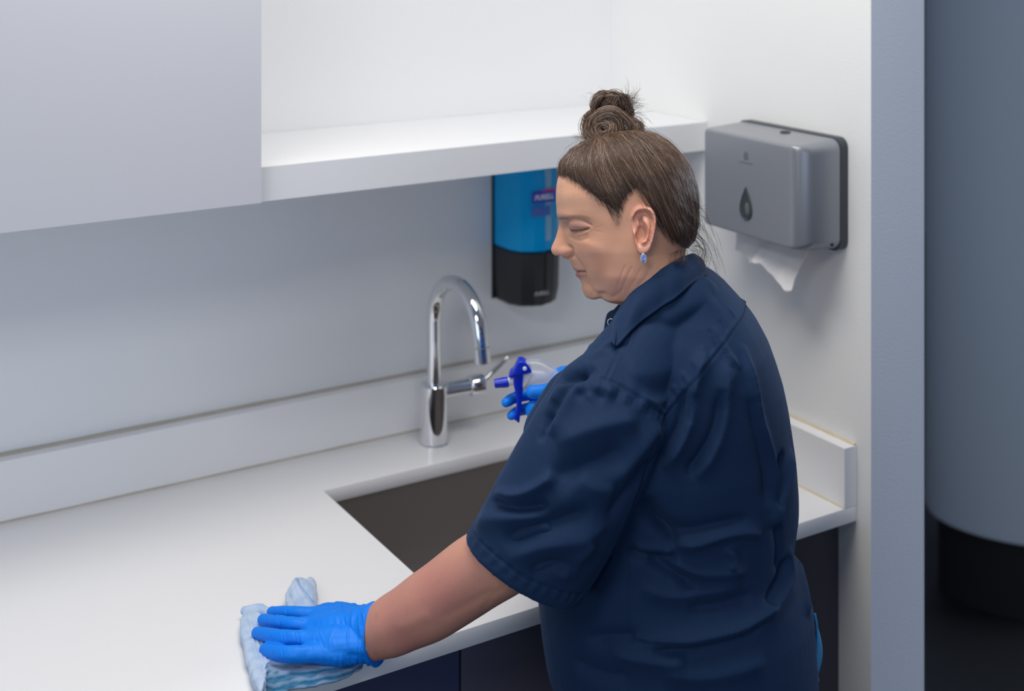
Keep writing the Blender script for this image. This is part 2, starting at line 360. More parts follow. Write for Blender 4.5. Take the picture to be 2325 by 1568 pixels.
# paper towel hanging out of the slot: own thing
bm = bmesh.new(); NU, NV = 90, 26; g = {}
yA, yB = PYA-.030, PYB+.040
edge = [(0, -.026), (.12, -.031), (.26, -.033), (.37, -.044), (.43, -.034), (.52, -.034), (.62, -.046), (.78, -.056), (.90, -.064), (.95, -.064), (1.0, -.040)]
def lerp_tab(tab, t):
    for (a, va), (b, vb) in zip(tab, tab[1:]):
        if a <= t <= b: s = (t-a)/(b-a); s = s*s*(3-2*s); return va+(vb-va)*s
    return tab[-1][1]
for i in range(NU+1):
    u = i/NU; y = yA+(yB-yA)*u
    for j in range(NV+1):
        v = j/NV; drop = lerp_tab(edge, u)
        x = -.045 - .026*v*math.sin(math.pi*min(1, u*1.2)) - .030*v*max(0, (u-.5)/.5)**.8
        z = H+PZ0-.001+(drop-.001)*v
        x -= .006*math.sin(u*17)*v; z += .0015*math.sin(u*31+v*3)*v
        g[i, j] = bm.verts.new((x, y+.01*v*max(0, (u-.6)), z))
for i in range(NU):
    for j in range(NV): bm.faces.new([g[i, j], g[i+1, j], g[i+1, j+1], g[i, j+1]])
pt = bm_obj('paper_towel', bm, M['paper'], smooth=True, auto=180)
sm = pt.modifiers.new('thick', 'SOLIDIFY'); sm.thickness = .0012
tag(pt, 'white folded paper towel hanging from the silver dispenser', 'paper towel')
# =================================================================== PERSON
def atz(px, py, z):
    return at(px, py, (CAM[2]-z)*FPX/(py-PY))
def topx(P):
    P = np.asarray(P, float); d = P-CAM; z = d@FW
    return np.stack([1162.5+FPX*(d@RT)/z, PY-FPX*(d@UP)/z], -1)
def vcol_mat(name, rough, spec=.5, bump=0, bscale=300, sss=0, **kw):
    m = mat(name, (1, 1, 1), rough, bump=bump, bscale=bscale, spec=spec, **kw); nt = m.node_tree; b = nt.nodes['Principled BSDF']
    a = nt.nodes.new('ShaderNodeVertexColor'); a.layer_name = 'Col'; nt.links.new(a.outputs[0], b.inputs['Base Color'])
    if sss: b.inputs['Subsurface Weight'].default_value = sss; b.inputs['Subsurface Radius'].default_value = (.012, .004, .002); b.inputs['Subsurface Scale'].default_value = .5
    return m
def set_col(me, C):
    a = me.color_attributes.new('Col', 'FLOAT_COLOR', 'POINT'); C = np.concatenate([C, np.ones((len(C), 1))], 1).astype(np.float32); a.data.foreach_set('color', C.ravel())
# ---- closed pieces as (V, F)
def capsule(pts, rad, n=20, flat=1.0, fdir=None, ends=5):
    """tapered chain with rounded ends; rad in metres; optional flattening along fdir"""
    P = [np.array(p, float) for p in pts]; T = [P[min(i+1, len(P)-1)]-P[max(i-1, 0)] for i in range(len(P))]; T = [t/np.linalg.norm(t) for t in T]
    st = []
    for k in range(ends, 0, -1):
        a = math.pi/2*k/(ends+.0); st.append((P[0]-T[0]*rad[0]*math.sin(a), T[0], max(rad[0]*math.cos(a), rad[0]*.02)))
    for i in range(len(P)-1):
        m = 6
        for k in range(m):
            s = k/m
            # catmull-rom
            p0, p1, p2, p3 = P[max(i-1, 0)], P[i], P[i+1], P[min(i+2, len(P)-1)]
            q = .5*((2*p1)+(-p0+p2)*s+(2*p0-5*p1+4*p2-p3)*s*s+(-p0+3*p1-3*p2+p3)*s**3)
            t = T[i]*(1-s)+T[i+1]*s; t /= np.linalg.norm(t); ss = s*s*(3-2*s); st.append((q, t, rad[i]*(1-ss)+rad[i+1]*ss))
    for k in range(ends+1):
        a = math.pi/2*k/ends; st.append((P[-1]+T[-1]*rad[-1]*math.sin(a), T[-1], max(rad[-1]*math.cos(a), rad[-1]*.02)))
    up = UP if abs(T[0]@UP) < .9 else RT
    if fdir is not None: up = np.array(fdir, float)
    V = []; F = []
    for q, t, r in st:
        a = up-t*(up@t); a /= np.linalg.norm(a); b = np.cross(t, a)
        if fdir is None: up = a
        for i in range(n):
            th = 2*math.pi*i/n; V.append(q+a*r*flat*math.cos(th)+b*r*math.sin(th))
    m = len(st)
    for j in range(m-1):
        for i in range(n): F.append((j*n+i, j*n+(i+1) % n, (j+1)*n+(i+1) % n, (j+1)*n+i))
    F.append(tuple(range(n))[::-1]); F.append(tuple((m-1)*n+i for i in range(n)))
    return np.array(V), F
def rings(R):
    V = np.concatenate(R); n = len(R[0]); m = len(R); F = []
    for j in range(m-1):
        for i in range(n): F.append((j*n+i, j*n+(i+1) % n, (j+1)*n+(i+1) % n, (j+1)*n+i))
    F.append(tuple(range(n))[::-1]); F.append(tuple((m-1)*n+i for i in range(n)))
    return V, F
def blob(c, r, axes=None, n=24, m=16):
    A = np.eye(3) if axes is None else np.array(axes); R = []
    for j in range(m+1):
        a = -math.pi/2+math.pi*(j+.02)/(m+.04); th = np.arange(n)*2*math.pi/n
        L = np.stack([r[0]*math.cos(a)*np.cos(th), r[1]*math.cos(a)*np.sin(th), np.full(n, r[2]*math.sin(a))], 1)
        R.append(np.array(c)+L@A)
    return rings(R)
def remesh(parts, voxel, smooth=6, lam=.5):
    V = []; F = []; o = 0
    for v, f in parts:
        V.append(np.asarray(v)); F += [tuple(i+o for i in g) for g in f]; o += len(v)
    me = mesh('tmp', np.concatenate(V), F)
    bm = bmesh.new(); bm.from_mesh(me)
    # every island outward
    bmesh.ops.recalc_face_normals(bm, faces=bm.faces); bm.to_mesh(me); bm.free()
    ob = bpy.data.objects.new('tmp', me); COL.objects.link(ob)
    md = ob.modifiers.new('r', 'REMESH'); md.mode = 'VOXEL'; md.voxel_size = voxel; md.adaptivity = 0
    if smooth:
        sm = ob.modifiers.new('s', 'SMOOTH'); sm.factor = lam; sm.iterations = smooth
    dg = bpy.context.evaluated_depsgraph_get(); dg.update()
    out = bpy.data.meshes.new_from_object(ob.evaluated_get(dg)); bpy.data.objects.remove(ob); bpy.data.meshes.remove(me)
    return out
def getV(me):
    a = np.empty(len(me.vertices)*3, np.float32); me.vertices.foreach_get('co', a); return a.reshape(-1, 3).astype(float)
def getN(me):
    a = np.empty(len(me.vertices)*3, np.float32); me.vertices.foreach_get('normal', a); return a.reshape(-1, 3).astype(float)
def setV(me, V): me.vertices.foreach_set('co', V.astype(np.float32).ravel()); me.update()
def edges(me):
    a = np.empty(len(me.edges)*2, np.int32); me.edges.foreach_get('vertices', a); return a.reshape(-1, 2)
def lap(me, X, it=1, lam=.5, mask=None):
    E = edges(me); n = len(me.vertices); deg = np.bincount(E.ravel(), minlength=n).astype(float)[:, None]
    one = X.ndim == 1
    if one: X = X[:, None]
    for _ in range(it):
        S = np.zeros_like(X)
        for c in range(X.shape[1]): S[:, c] = np.bincount(E[:, 0], X[E[:, 1], c], n)+np.bincount(E[:, 1], X[E[:, 0], c], n)
        D = (S/np.maximum(deg, 1)-X)*lam
        X = X+(D if mask is None else D*mask[:, None])
    return X[:, 0] if one else X
def bvh(me): return BVHTree.FromPolygons([tuple(v.co) for v in me.vertices], [tuple(p.vertices) for p in me.polygons])
def hit(tree, px, py, off=0.):
    d = at(px, py, 1.)-CAM; d /= np.linalg.norm(d); r = tree.ray_cast(Vector(CAM), Vector(d))
    if r[0] is None: return None
    return np.array(r[0])-d*off
def smoothpoly(pts, per=8):
    P = [np.array(p, float) for p in pts]; out = []
    for i in range(len(P)-1):
        p0, p1, p2, p3 = P[max(i-1, 0)], P[i], P[i+1], P[min(i+2, len(P)-1)]
        for k in range(per):
            s = k/per; out.append(.5*((2*p1)+(-p0+p2)*s+(2*p0-5*p1+4*p2-p3)*s*s+(-p0+3*p1-3*p2+p3)*s**3))
    out.append(P[-1]); return out
def polydist(V, L):
    """distance of V (n,k) to polyline L, plus param 0..1 and signed side in 2D"""
    best = np.full(len(V), 1e9); par = np.zeros(len(V)); side = np.zeros(len(V)); L = np.array(L); m = len(L)-1
    for i in range(m):
        a, b = L[i], L[i+1]; ab = b-a; t = np.clip(((V-a)@ab)/max(ab@ab, 1e-18), 0, 1); q = a+t[:, None]*ab; d = np.linalg.norm(V-q, axis=1)
        k = d < best; best[k] = d[k]; par[k] = (i+t[k])/m
        if V.shape[1] == 2: side[k] = np.sign(ab[0]*(V[k, 1]-a[1])-ab[1]*(V[k, 0]-a[0]))
    return best, par, side
def wob(V, scale, seed, octs=4):
    r = np.random.default_rng(seed); s = np.zeros(len(V))
    for o in range(octs):
        for _ in range(5):
            k = r.normal(size=3); k *= scale*(1.8**o)/np.linalg.norm(k)*r.uniform(.7, 1.3); s += np.sin(V@k+r.uniform(0, 6.28))/(1.7**o)
    return s/5
def tab(t, x, cols):
    T = np.array(t, float); return [np.interp(x, T[:, 0], T[:, c]) for c in cols]

# ------------------------------------------------------------------- head frame
HD = 1.70
HO = at(1430, 490, HD); HS = (CAM-HO)/np.linalg.norm(CAM-HO)
HF = -RT-HS*(-RT@HS); HF /= np.linalg.norm(HF); HU = np.cross(HS, HF); HU = HU if HU[2] > 0 else -HU
def hp(px, py, S=0.):
    """pixel on the head's middle plane -> (F,U) metres"""
    d = at(px, py, 1.)-CAM; O = HO+HS*S; t = ((O-CAM)@HS)/(d@HS); q = CAM+d*t-HO
    return q@HF, q@HU
def hw(F, U, S): return HO+np.outer(np.atleast_1d(F), HF)+np.outer(np.atleast_1d(U), HU)+np.outer(np.atleast_1d(S), HS)
front = [(313,1420),(316,1392),(322,1362),(335,1329),(350,1306),(370,1286),(385,1275),(400,1268),(420,1264),(441,1262.5),(460,1263),(478,1264.5),(490,1267),(500,1270),(510,1273),(525,1278),(540,1281),(555,1284),(570,1287),(580,1289),(588,1291.5),(597,1296),(604,1300),(613,1305.3),(621,1309.8),(630,1314.5),(636,1318),(643,1321),(650,1321.5),(657,1322.5),(664,1325.5),(670,1329),(674,1333),(677,1339),(679,1348),(680.5,1362),(683,1376),(686,1392),(690,1405),(697,1413),(715,1424),(750,1440)]
back = [(313,1440),(316,1470),(322,1490),(335,1512),(350,1528),(370,1543),(400,1561),(440,1571),(480,1573),(520,1571),(550,1562),(575,1556),(600,1560),(640,1574),(700,1596),(750,1610),(800,1620)]
width = [(313,.012),(316,.032),(322,.044),(335,.056),(350,.0635),(370,.070),(400,.0745),(440,.0765),(480,.0755),(510,.074),(540,.0730),(570,.0715),(600,.069),(625,.0665),(645,.063),(660,.0600),(675,.0575),(690,.053),(715,.051),(750,.050),(800,.050)]
cen = [(313,1432),(350,1450),(400,1468),(470,1478),(520,1470),(570,1455),(620,1450),(660,1465),(700,1500),(750,1520),(800,1535)]
pexp = [(313,2.0),(350,2.2),(400,2.7),(450,2.9),(490,2.7),(520,2.45),(560,2.3),(600,2.05),(625,1.95),(645,1.9),(665,1.85),(680,1.9),(700,2.0),(800,2.0)]
nose = [(498,0),(506,3),(513,6.5),(521,10.5),(529,14.5),(537,18.5),(545,23),(553,28.5),(560,32.5),(566,35),(571,35.2),(576,33.5),(580,28),(583,21),(586,11),(588.5,3),(591,0)]
lipd = [(596,0),(601,.8),(605,1.3),(609,1.8),(613,1.2),(615,-1.5),(616.5,-4.2),(618,-3.5),(620,2),(622,3.4),(625,3.6),(629,2.6),(634,.6),(638,0)]
nwid = [(498,.0075),(521,.0075),(537,.0090),(553,.0115),(566,.0135),(576,.0140),(584,.0145),(591,.015)]
ys = np.concatenate([np.linspace(313, 322, 14), np.linspace(323.5, 745, 300)]); R = []; NA = 220
for y in ys:
    f0, = tab(front, y, [1]); bk, = tab(back, y, [1]); wd, = tab(width, y, [1]); ce, = tab(cen, y, [1]); pe, = tab(pexp, y, [1]); ns, = tab(nose, y, [1]); nw, = tab(nwid, y, [1])
    Ff, U = hp(f0, y); Fb, _ = hp(bk, y); Fc, _ = hp(ce, y); k = abs(hp(f0-1, y)[0]-Ff)
    th = np.arange(NA)*2*math.pi/NA; c, s = np.cos(th), np.sin(th)
    F_ = np.where(c > 0, Fc+(Ff-Fc)*np.abs(c)**(2/pe*1.0), Fc-(Fc-Fb)*np.abs(c)**(2/2.15)); S_ = wd*np.sign(s)*np.abs(s)**(2/np.where(c > 0, pe*.93, 2.15))
    F_ = F_+np.where(c > 0, ns*k*np.exp(-np.abs(S_/nw)**2.3), 0)
    ld, = tab(lipd, y, [1]); F_ = F_+np.where(c > 0, ld*k*np.exp(-np.abs(S_/.0205)**3), 0)
    R.append(hw(F_, np.full(NA, U), S_))
head_part = rings(R)
# neck / upper chest link is made by the slices themselves (down to y=800)
# ear -------------------------------------------------------------------
earout = [(1464,466),(1477,470),(1486,481),(1490.5,496),(1490,512),(1487.5,528),(1484,544),(1480,558),(1474,570),(1466,576),(1457,578),(1449.5,573),(1445,561),(1441,548),(1437,533),(1434,517),(1432,502),(1433.5,487),(1440,475),(1450,468)]
EO = np.array(smoothpoly(earout+[earout[0]], 5))[:-1]; ec = np.array([1460, 520.])
SB = .0715
def ear_piece(sgn):
    R = []; rho = np.concatenate([np.linspace(0.02, .92, 34), [.96, .985, 1.0]])
    def place(rr, Sv):
        P = ec+(EO-ec)*rr; out = []
        for (x, y), s in zip(P, Sv): Fv, Uv = hp(x, y, .085); out.append((Fv, Uv, s))
        o = np.array(out); return hw(o[:, 0], o[:, 1], sgn*o[:, 2])
    def height(P, rr):
        x, y = P[:, 0], P[:, 1]
        fl = .0035+.0120*np.clip((x-1436)/50, 0, 1)**.9                       # flares out towards the back
        lobe = np.clip((y-548)/16, 0, 1)
        front = np.clip((1446-x)/10, 0, 1)*np.clip((y-492)/12, 0, 1)
        h = fl+.0
        rim = np.exp(-((rr-.88)/.085)**2)*.0042*(1-lobe)*(1-front)
        scapha = -np.exp(-((rr-.66)/.10)**2)*.0046*(1-lobe)*(1-front)
        e1 = np.exp(-(((x-1457)/9.5)**2+((y-531)/15)**2)**1.5)               # concha
        e2 = np.exp(-(((x-1454-(y-497)*.25)/5.5)**2+((y-499)/15)**2)**1.3)                # triangular fossa
        anti = np.exp(-((np.hypot((x-1457)/16.5, (y-526)/25)-1)/.22)**2)*np.clip((x-1450)/10, 0, 1)
        trag = np.exp(-(((x-1443.5)/5.5)**2+((y-529)/8)**2))
        atr = np.exp(-(((x-1461)/6)**2+((y-549)/5.5)**2))
        slit = np.exp(-(((x-1451)/3.5)**2+((y-545)/7)**2))
        return SB+h+rim+scapha-.0150*e1-.0075*e2+.0034*anti+.0050*trag+.0028*atr-.006*slit+.0015*lobe
    for rr in rho:
        P = ec+(EO-ec)*rr; h = height(P, rr)
        if rr > .93: h = h-.0025*((rr-.93)/.07)**2
        R.append(place(rr, h))
    R.append(place(1.0, height(EO, 1.0)-.0060)); R.append(place(.93, height(EO, 1.0)-.0085)); R.append(place(.8, np.full(len(EO), SB-.010)))
    return rings(R)
headme = remesh([head_part, ear_piece(1), ear_piece(-1)], .00125, 3)
V = getV(headme); N = getN(headme)
loc = V-HO; S = loc@HS; Fh = loc@HF; U = loc@HU
def near_px(F, U, S): return topx(hw(F, U, np.abs(S)).reshape(-1, 3)) if False else topx(HO+F[:, None]*HF+U[:, None]*HU+np.abs(S)[:, None]*HS)
PX = near_px(Fh, U, S)
sideN = np.abs(N@HS)
D = np.zeros(len(V)); earm = (polydist(PX, np.vstack([EO, EO[:1]]))[0])
from math import cos, sin, radians
def bump(cx, cy, rx, ry, amt, rot=0, p=1.):
    c, s = cos(radians(rot)), sin(radians(rot)); dx, dy = PX[:, 0]-cx, PX[:, 1]-cy; u = (dx*c+dy*s)/rx; v = (-dx*s+dy*c)/ry
    return amt*np.exp(-(u*u+v*v)**p)
def line(pts, wpx, amt, taper=True):
    d, t, _ = polydist(PX, smoothpoly(pts, 5)); e = np.exp(-(d/wpx)**2)
    if taper: e = e*np.clip(np.sin(np.pi*np.clip(t, .02, .98))*2.2, 0, 1)
    return amt*e
mm = .001
face = PX[:, 0] < 1425
# brow ridge, socket, lid
D += bump(1285, 489, 26, 9, 1.6*mm, 8)
D += bump(1282, 511, 11, 13, -4.2*mm)
D += bump(1318, 503, 26, 7, -1.2*mm, 8)
D += bump(1309, 512, 22, 9.5, 3.6*mm, 6, 1.3)
D += line([(1286,504),(1300,497),(1318,499),(1335,507),(1346,514)], 2.4, -2.3*mm)
D += line([(1290,519),(1300,523),(1315,522.5),(1330,520),(1341,517)], 1.6, -2.0*mm)
D += line([(1295,527),(1310,532),(1326,529),(1338,524)], 4, 1.1*mm)
D += line([(1290,534),(1305,543),(1322,545),(1340,538)], 3.2, -.8*mm)
D += line([(1345,517),(1358,516),(1370,512)], 1.5, -.25*mm); D += line([(1345,522),(1360,527),(1372,528)], 1.5, -.22*mm)
# nose wing
D += bump(1283, 571, 11, 10, 4.6*mm, 0, 1.4)
D += line([(1289,557),(1297,562),(1300,572),(1297,582),(1291,588)], 3.0, -3.2*mm)
D += bump(1272, 583, 6, 2.8, -3.0*mm)
D += bump(1262, 568, 9, 9, .5*mm)
# cheeks and folds
D += bump(1343, 566, 30, 20, 2.4*mm, 15); D += bump(1335, 552, 20, 8, .8*mm, 15)
D += line([(1300,576),(1310,590),(1320,604),(1329,620)], 5, -1.9*mm)
D += bump(1350, 610, 22, 24, 1.5*mm)
D += line([(1327,620),(1333,636),(1341,652),(1352,668)], 4.5, -2.2*mm)
D += line([(1313,617),(1320,616.5),(1328,618)], 1.5, -1.8*mm); D += bump(1328, 618.5, 4, 4, -1.4*mm)
D += bump(1311, 610, 6, 4, .5*mm); D += bump(1315, 624, 8, 4, .9*mm)
D += bump(1336, 656, 14, 14, 1.0*mm)
D += bump(1363, 681, 9, 6, -2.6*mm)+bump(1340, 672, 14, 10, .8*mm)+bump(1388, 690, 12, 7, 1.0*mm)
D += bump(1388, 645, 26, 26, 2.5*mm); D += bump(1366, 668, 14, 7, -3.0*mm)
D += line([(1356,672),(1374,676),(1395,672),(1415,655)], 5, -.9*mm)
# neck creases
for pts, a in (([(1422,600),(1410,628),(1399,664)], .8), ([(1436,604),(1422,634),(1408,668)], 1.0), ([(1478,604),(1468,626),(1446,652)], 1.1), ([(1458,604),(1444,632),(1426,660)], .7), ([(1486,596),(1480,616),(1462,640)], .6)):
    D += line(pts, 2.6, -a*mm*.42)
D += bump(1510, 580, 30, 36, -2.5*mm, -30)
D += bump(1395, 555, 18, 40, -.8*mm)
D += bump(1370, 480, 22, 20, -1.2*mm)
wear = np.clip(earm/8, 0, 1)
inear = (np.abs(S) > .0745) & (PX[:, 0] > 1430) & (PX[:, 0] < 1493) & (PX[:, 1] > 463) & (PX[:, 1] < 580)
D[inear] = 0
D = np.where(PX[:, 0] > 1600, 0, D)
V2 = V+N*D[:, None]
# skin colours (flush, lips, brow, lashes, scalp; painted light on forehead, shade in hollows)
base = np.array([.62, .315, .195]); C = np.tile(base, (len(V), 1))
def mix(C, col, w_): w_ = np.clip(w_, 0, 1)[:, None]; return C*(1-w_)+np.array(col)*w_
mot = wob(V, 260, 3, 3)
C *= (1+.035*mot)[:, None]
C = mix(C, (.60, .28, .23), bump(1345, 578, 40, 24, .45))
C = mix(C, (.62, .27, .22), bump(1262, 572, 20, 14, .45)+bump(1285, 572, 12, 12, .35))
C = mix(C, (.66, .40, .28), bump(1290, 455, 50, 38, .5))  # light falling on the forehead, painted in as a paler tone
C = mix(C, (.56, .29, .24), bump(1410, 650, 55, 40, .5))
C = mix(C, (.27, .14, .135), bump(1311, 509, 26, 9, .85, 6)+bump(1283, 508, 8, 10, .6))  # dark lid, with the shadow of the inner socket painted in
C = mix(C, (.36, .22, .18), bump(1276, 500, 10, 14, .35))
C = mix(C, (.12, .07, .055), line([(1268,497),(1276,495.5),(1288,496)], 2.6, .9, False))
C = mix(C, (.24, .14, .10), line([(1284,496),(1300,490),(1322,491),(1342,499)], 3.0, .55))
C = mix(C, (.055, .035, .035), line([(1291,520),(1300,524),(1314,523.5),(1328,521),(1340,518)], 2.1, .95))
C = mix(C, (.10, .05, .04), line([(1295,525),(1303,529),(1312,527)], 2.2, .5))
C = mix(C, (.34, .10, .115), bump(1312, 624, 12, 5.5, 1.1, 12)); C = mix(C, (.38, .15, .14), bump(1308, 611.5, 10, 3.4, .8, 25))
C = mix(C, (.16, .05, .05), line([(1305,616.5),(1318,616.5),(1330,618.5)], 1.7, .95, False))  # shade in the crease between the lips, painted dark
C = mix(C, (.08, .025, .02), bump(1270, 582.5, 7, 3.0, 1.3)); C = mix(C, (.30, .13, .10), line([(1290,559),(1298,564),(1301,573),(1297,582)], 1.6, .5))  # darkness of the nostril and the nose wing crease, put into the colour
C = mix(C, (.66, .30, .23), inear*.55)
C = mix(C, (.28, .09, .07), (bump(1457, 531, 9, 12, .8)+bump(1454, 499, 5, 12, .6))*inear)  # ear hollows redder and darker, their shade painted in
C = mix(C, (.14, .08, .06), bump(1316, 535, 1.3, 1.3, .6)+bump(1490, 560, 1.3, 1.3, .7))
for _ in range(70):
    C = mix(C, (.42, .22, .16), bump(random.uniform(1270, 1480), random.uniform(430, 660), random.uniform(1, 2.4), random.uniform(1, 2.4), random.uniform(.1, .35)))
# ------------------------------------------------------------------- hair region
hairline = [(1255,398),(1266,401),(1280,405),(1300,416),(1322,432),(1342,448),(1360,460),(1378,470),(1390,486),(1398,503),(1404,513),(1408,503),(1412,484),(1420,464),(1431,447),(1443,437),(1456,441),(1474,455),(1492,478),(1503,508),(1512,538),(1532,560),(1556,573),(1600,578)]
HL = np.array(smoothpoly(hairline, 5))
def above(P):
    yl = np.interp(P[:, 0], np.maximum.accumulate(HL[:, 0]), HL[:, 1]); return yl-P[:, 1]
ab = above(PX); hd_, _, _ = polydist(PX, HL)
sgn = np.where(ab > 0, hd_, -hd_)           # + inside the hair
sgn = np.where((PX[:, 1] > 600), -50, sgn)
frizz = wob(V, 500, 9, 2)*3
scalp = np.clip((sgn+5+frizz)/22, 0, 1)*(~inear)
C = mix(C, (.12, .075, .055), scalp*.90)
setV(headme, V2); set_col(headme, C)
M['skin'] = vcol_mat('skin', .44, .45, bump=.07, bscale=900, sss=.10)
headtree = bvh(headme)

# ------------------------------------------------------------------- arms, trunk, legs (mostly under cloth)
def A(px, py, d): return at(px, py, d)
forearm = capsule([A(1450, 900, 1.66), A(1335, 1060, 1.575), A(1215, 1205, 1.553), A(1145, 1262, 1.558), A(1080, 1301, 1.572), A(987, 1366, 1.592), A(905, 1412, 1.610), A(850, 1437, 1.622), A(815, 1441, 1.628)], [.046, .048, .0450, .0425, .0425, .0405, .0355, .0305, .029], n=32)
SH2 = A(1500, 850, 1.86); EL2 = A(1545, 1105, 1.905); WR2 = A(1318, 905, 1.925)
farm = capsule([SH2, SH2*.5+EL2*.5, EL2, EL2*.5+WR2*.5, WR2], [.05, .047, .042, .036, .027], n=24)
def ell(px_l, px_r, py, dc, b, z=None, p=2.3, n=64, ins=0.):
    c = at((px_l+px_r)/2, py, dc); a = (px_r-px_l)/2*dc/FPX-ins; th = np.arange(n)*2*math.pi/n; cs, sn = np.cos(th), np.sin(th)
    return c+np.outer(a*np.sign(cs)*np.abs(cs)**(2/p), RT)+np.outer((b-ins)*np.sign(sn)*np.abs(sn)**(2/p), FW)
torso = [(612,1530,1600,1.70,.045),(628,1500,1632,1.705,.070),(650,1470,1656,1.71,.092),(685,1434,1688,1.712,.116),(720,1402,1716,1.715,.134),(760,1392,1738,1.716,.146),(800,1374,1752,1.716,.152),(850,1330,1768,1.715,.156),(900,1282,1779,1.713,.158),(950,1242,1788,1.712,.158),(1000,1210,1796,1.71,.158),(1050,1193,1802,1.71,.157),(1100,1195,1805,1.71,.155),(1150,1199,1804,1.708,.152),(1200,1204,1797,1.706,.15),(1235,1208,1790,1.704,.15),(1260,1210,1800,1.704,.152),(1300,1214,1821,1.704,.157),(1360,1221,1838,1.704,.162),(1420,1228,1842,1.704,.166),(1500,1240,1847,1.704,.168),(1568,1262,1849,1.704,.168),(1640,1285,1850,1.704,.166),(1720,1300,1848,1.704,.164)]
def trow(y):
    T = np.array(torso, float); return [float(np.interp(y, T[:, 0], T[:, c])) for c in (1, 2, 3, 4)]
core = []
for y in np.linspace(640, 1715, 60):
    l, r, dc, b = trow(y); core.append(ell(l, r, y, dc, b, ins=.030 if y > 700 else .03, n=48))
hipL = at(1555, 1730, 1.635); hipR = at(1555, 1730, 1.775)
def leg(hip, dz, dx):
    p = hip.copy(); k = p.copy(); k[2] = .47; k += -RT*.02; an = p.copy(); an[2] = .09; an += RT*.03
    return capsule([p+UP*.02, (p+k)/2, k, (k+an)/2+RT*.012, an], [.085, .072, .055, .052, .036], n=28)
bodyme = remesh([forearm, farm, rings(core), leg(hipL, 0, 0), leg(hipR, 0, 0)], .0042, 8)
V = getV(bodyme); N = getN(bodyme); PXb = topx(V)
# soft muscle and elbow creases on the visible forearm
PX = PXb; D = line([(1090,1390),(1120,1352),(1165,1318)], 3, -.8*mm)+line([(1000,1405),(1060,1372),(1130,1335)], 10, -1.4*mm)+line([(900,1430),(980,1395)], 14, 1.2*mm)
D *= (V@UP < 1.2); V = V+N*D[:, None]; setV(bodyme, V)
C = np.tile(np.array([.56, .29, .20]), (len(V), 1))*(1+.06*wob(V, 150, 5, 4))[:, None]
C = mix(C, (.50, .20, .165), .35+.45*wob(V, 40, 12, 2))
C = mix(C, (.34, .15, .12), bump(854, 1482, 4, 3.5, .7)+bump(854.5, 1396, 4, 4, .55)+bump(888, 1406, 2, 2, .6)+bump(961, 1364, 1.6, 1.6, .8)+bump(994, 1320, 4, 4, .3))
for _ in range(160):
    C = mix(C, (.38, .18, .13), bump(random.uniform(870, 1160), random.uniform(1230, 1480), random.uniform(1, 2.2), random.uniform(1, 2.2), random.uniform(.15, .5)))
set_col(bodyme, C)

# ------------------------------------------------------------------- hands
def hand_left(g):
    """flat on the cloth; g = added thickness in metres"""
    def Z(px, py, z): return atz(px, py, H+z)
    W = Z(848, 1437, .040); P = []
    kn = [Z(712, 1397, .033), Z(698, 1420, .037), Z(695, 1450, .037), Z(704, 1482, .031)]
    P.append(capsule([W, (W+kn[1])/2+UP*.004, kn[1]], [.0275+g*2, .0235+g, .0125+g], flat=.72, fdir=UP))
    P.append(capsule([Z(838, 1424, .037), Z(775, 1408, .036), kn[0]], [.020+g, .019+g, .0115+g], flat=.8, fdir=UP))
    P.append(capsule([Z(838, 1450, .038), Z(765, 1450, .038), kn[2]], [.022+g, .020+g, .0122+g], flat=.8, fdir=UP))
    P.append(capsule([Z(842, 1464, .032), Z(775, 1476, .030), kn[3]], [.019+g, .0185+g, .0118+g], flat=.85, fdir=UP))
    P.append(capsule([Z(838, 1455, .038), Z(765, 1463, .036), Z(716, 1466, .034)], [.020+g, .0185+g, .0120+g], flat=.75, fdir=UP))
    P.append(capsule([Z(838, 1440, .039), Z(765, 1436, .038), Z(712, 1434, .036)], [.020+g, .0185+g, .0125+g], flat=.75, fdir=UP))
    P.append(capsule([Z(838, 1425, .038), Z(765, 1414, .037), Z(716, 1409, .035)], [.020+g, .0185+g, .0120+g], flat=.75, fdir=UP))
    fin = [[(712,1397,.033),(680,1393,.034),(650,1391,.031),(618,1389,.024)], [(698,1420,.037),(668,1418,.038),(636,1413,.034),(597,1407,.025)], [(695,1450,.037),(660,1448,.037),(625,1444,.033),(584,1436,.024)], [(704,1482,.031),(672,1484,.032),(640,1483,.029),(603,1474,.021)]]
    rad = [(.0098,.0083,.0076,.0064), (.0102,.0086,.0079,.0066), (.0102,.0088,.0081,.0068), (.0105,.0092,.0088,.0074)]
    for f, r in zip(fin, rad): P.append(capsule([Z(*p) for p in f], [x+g for x in r], n=18))
    P.append(capsule([Z(815, 1405, .028), Z(778, 1396, .026), Z(745, 1393, .022), Z(725, 1392, .016)], [.015+g, .0145+g, .0125+g, .0100+g], n=18))   # thumb tucked under on the far side
    return P
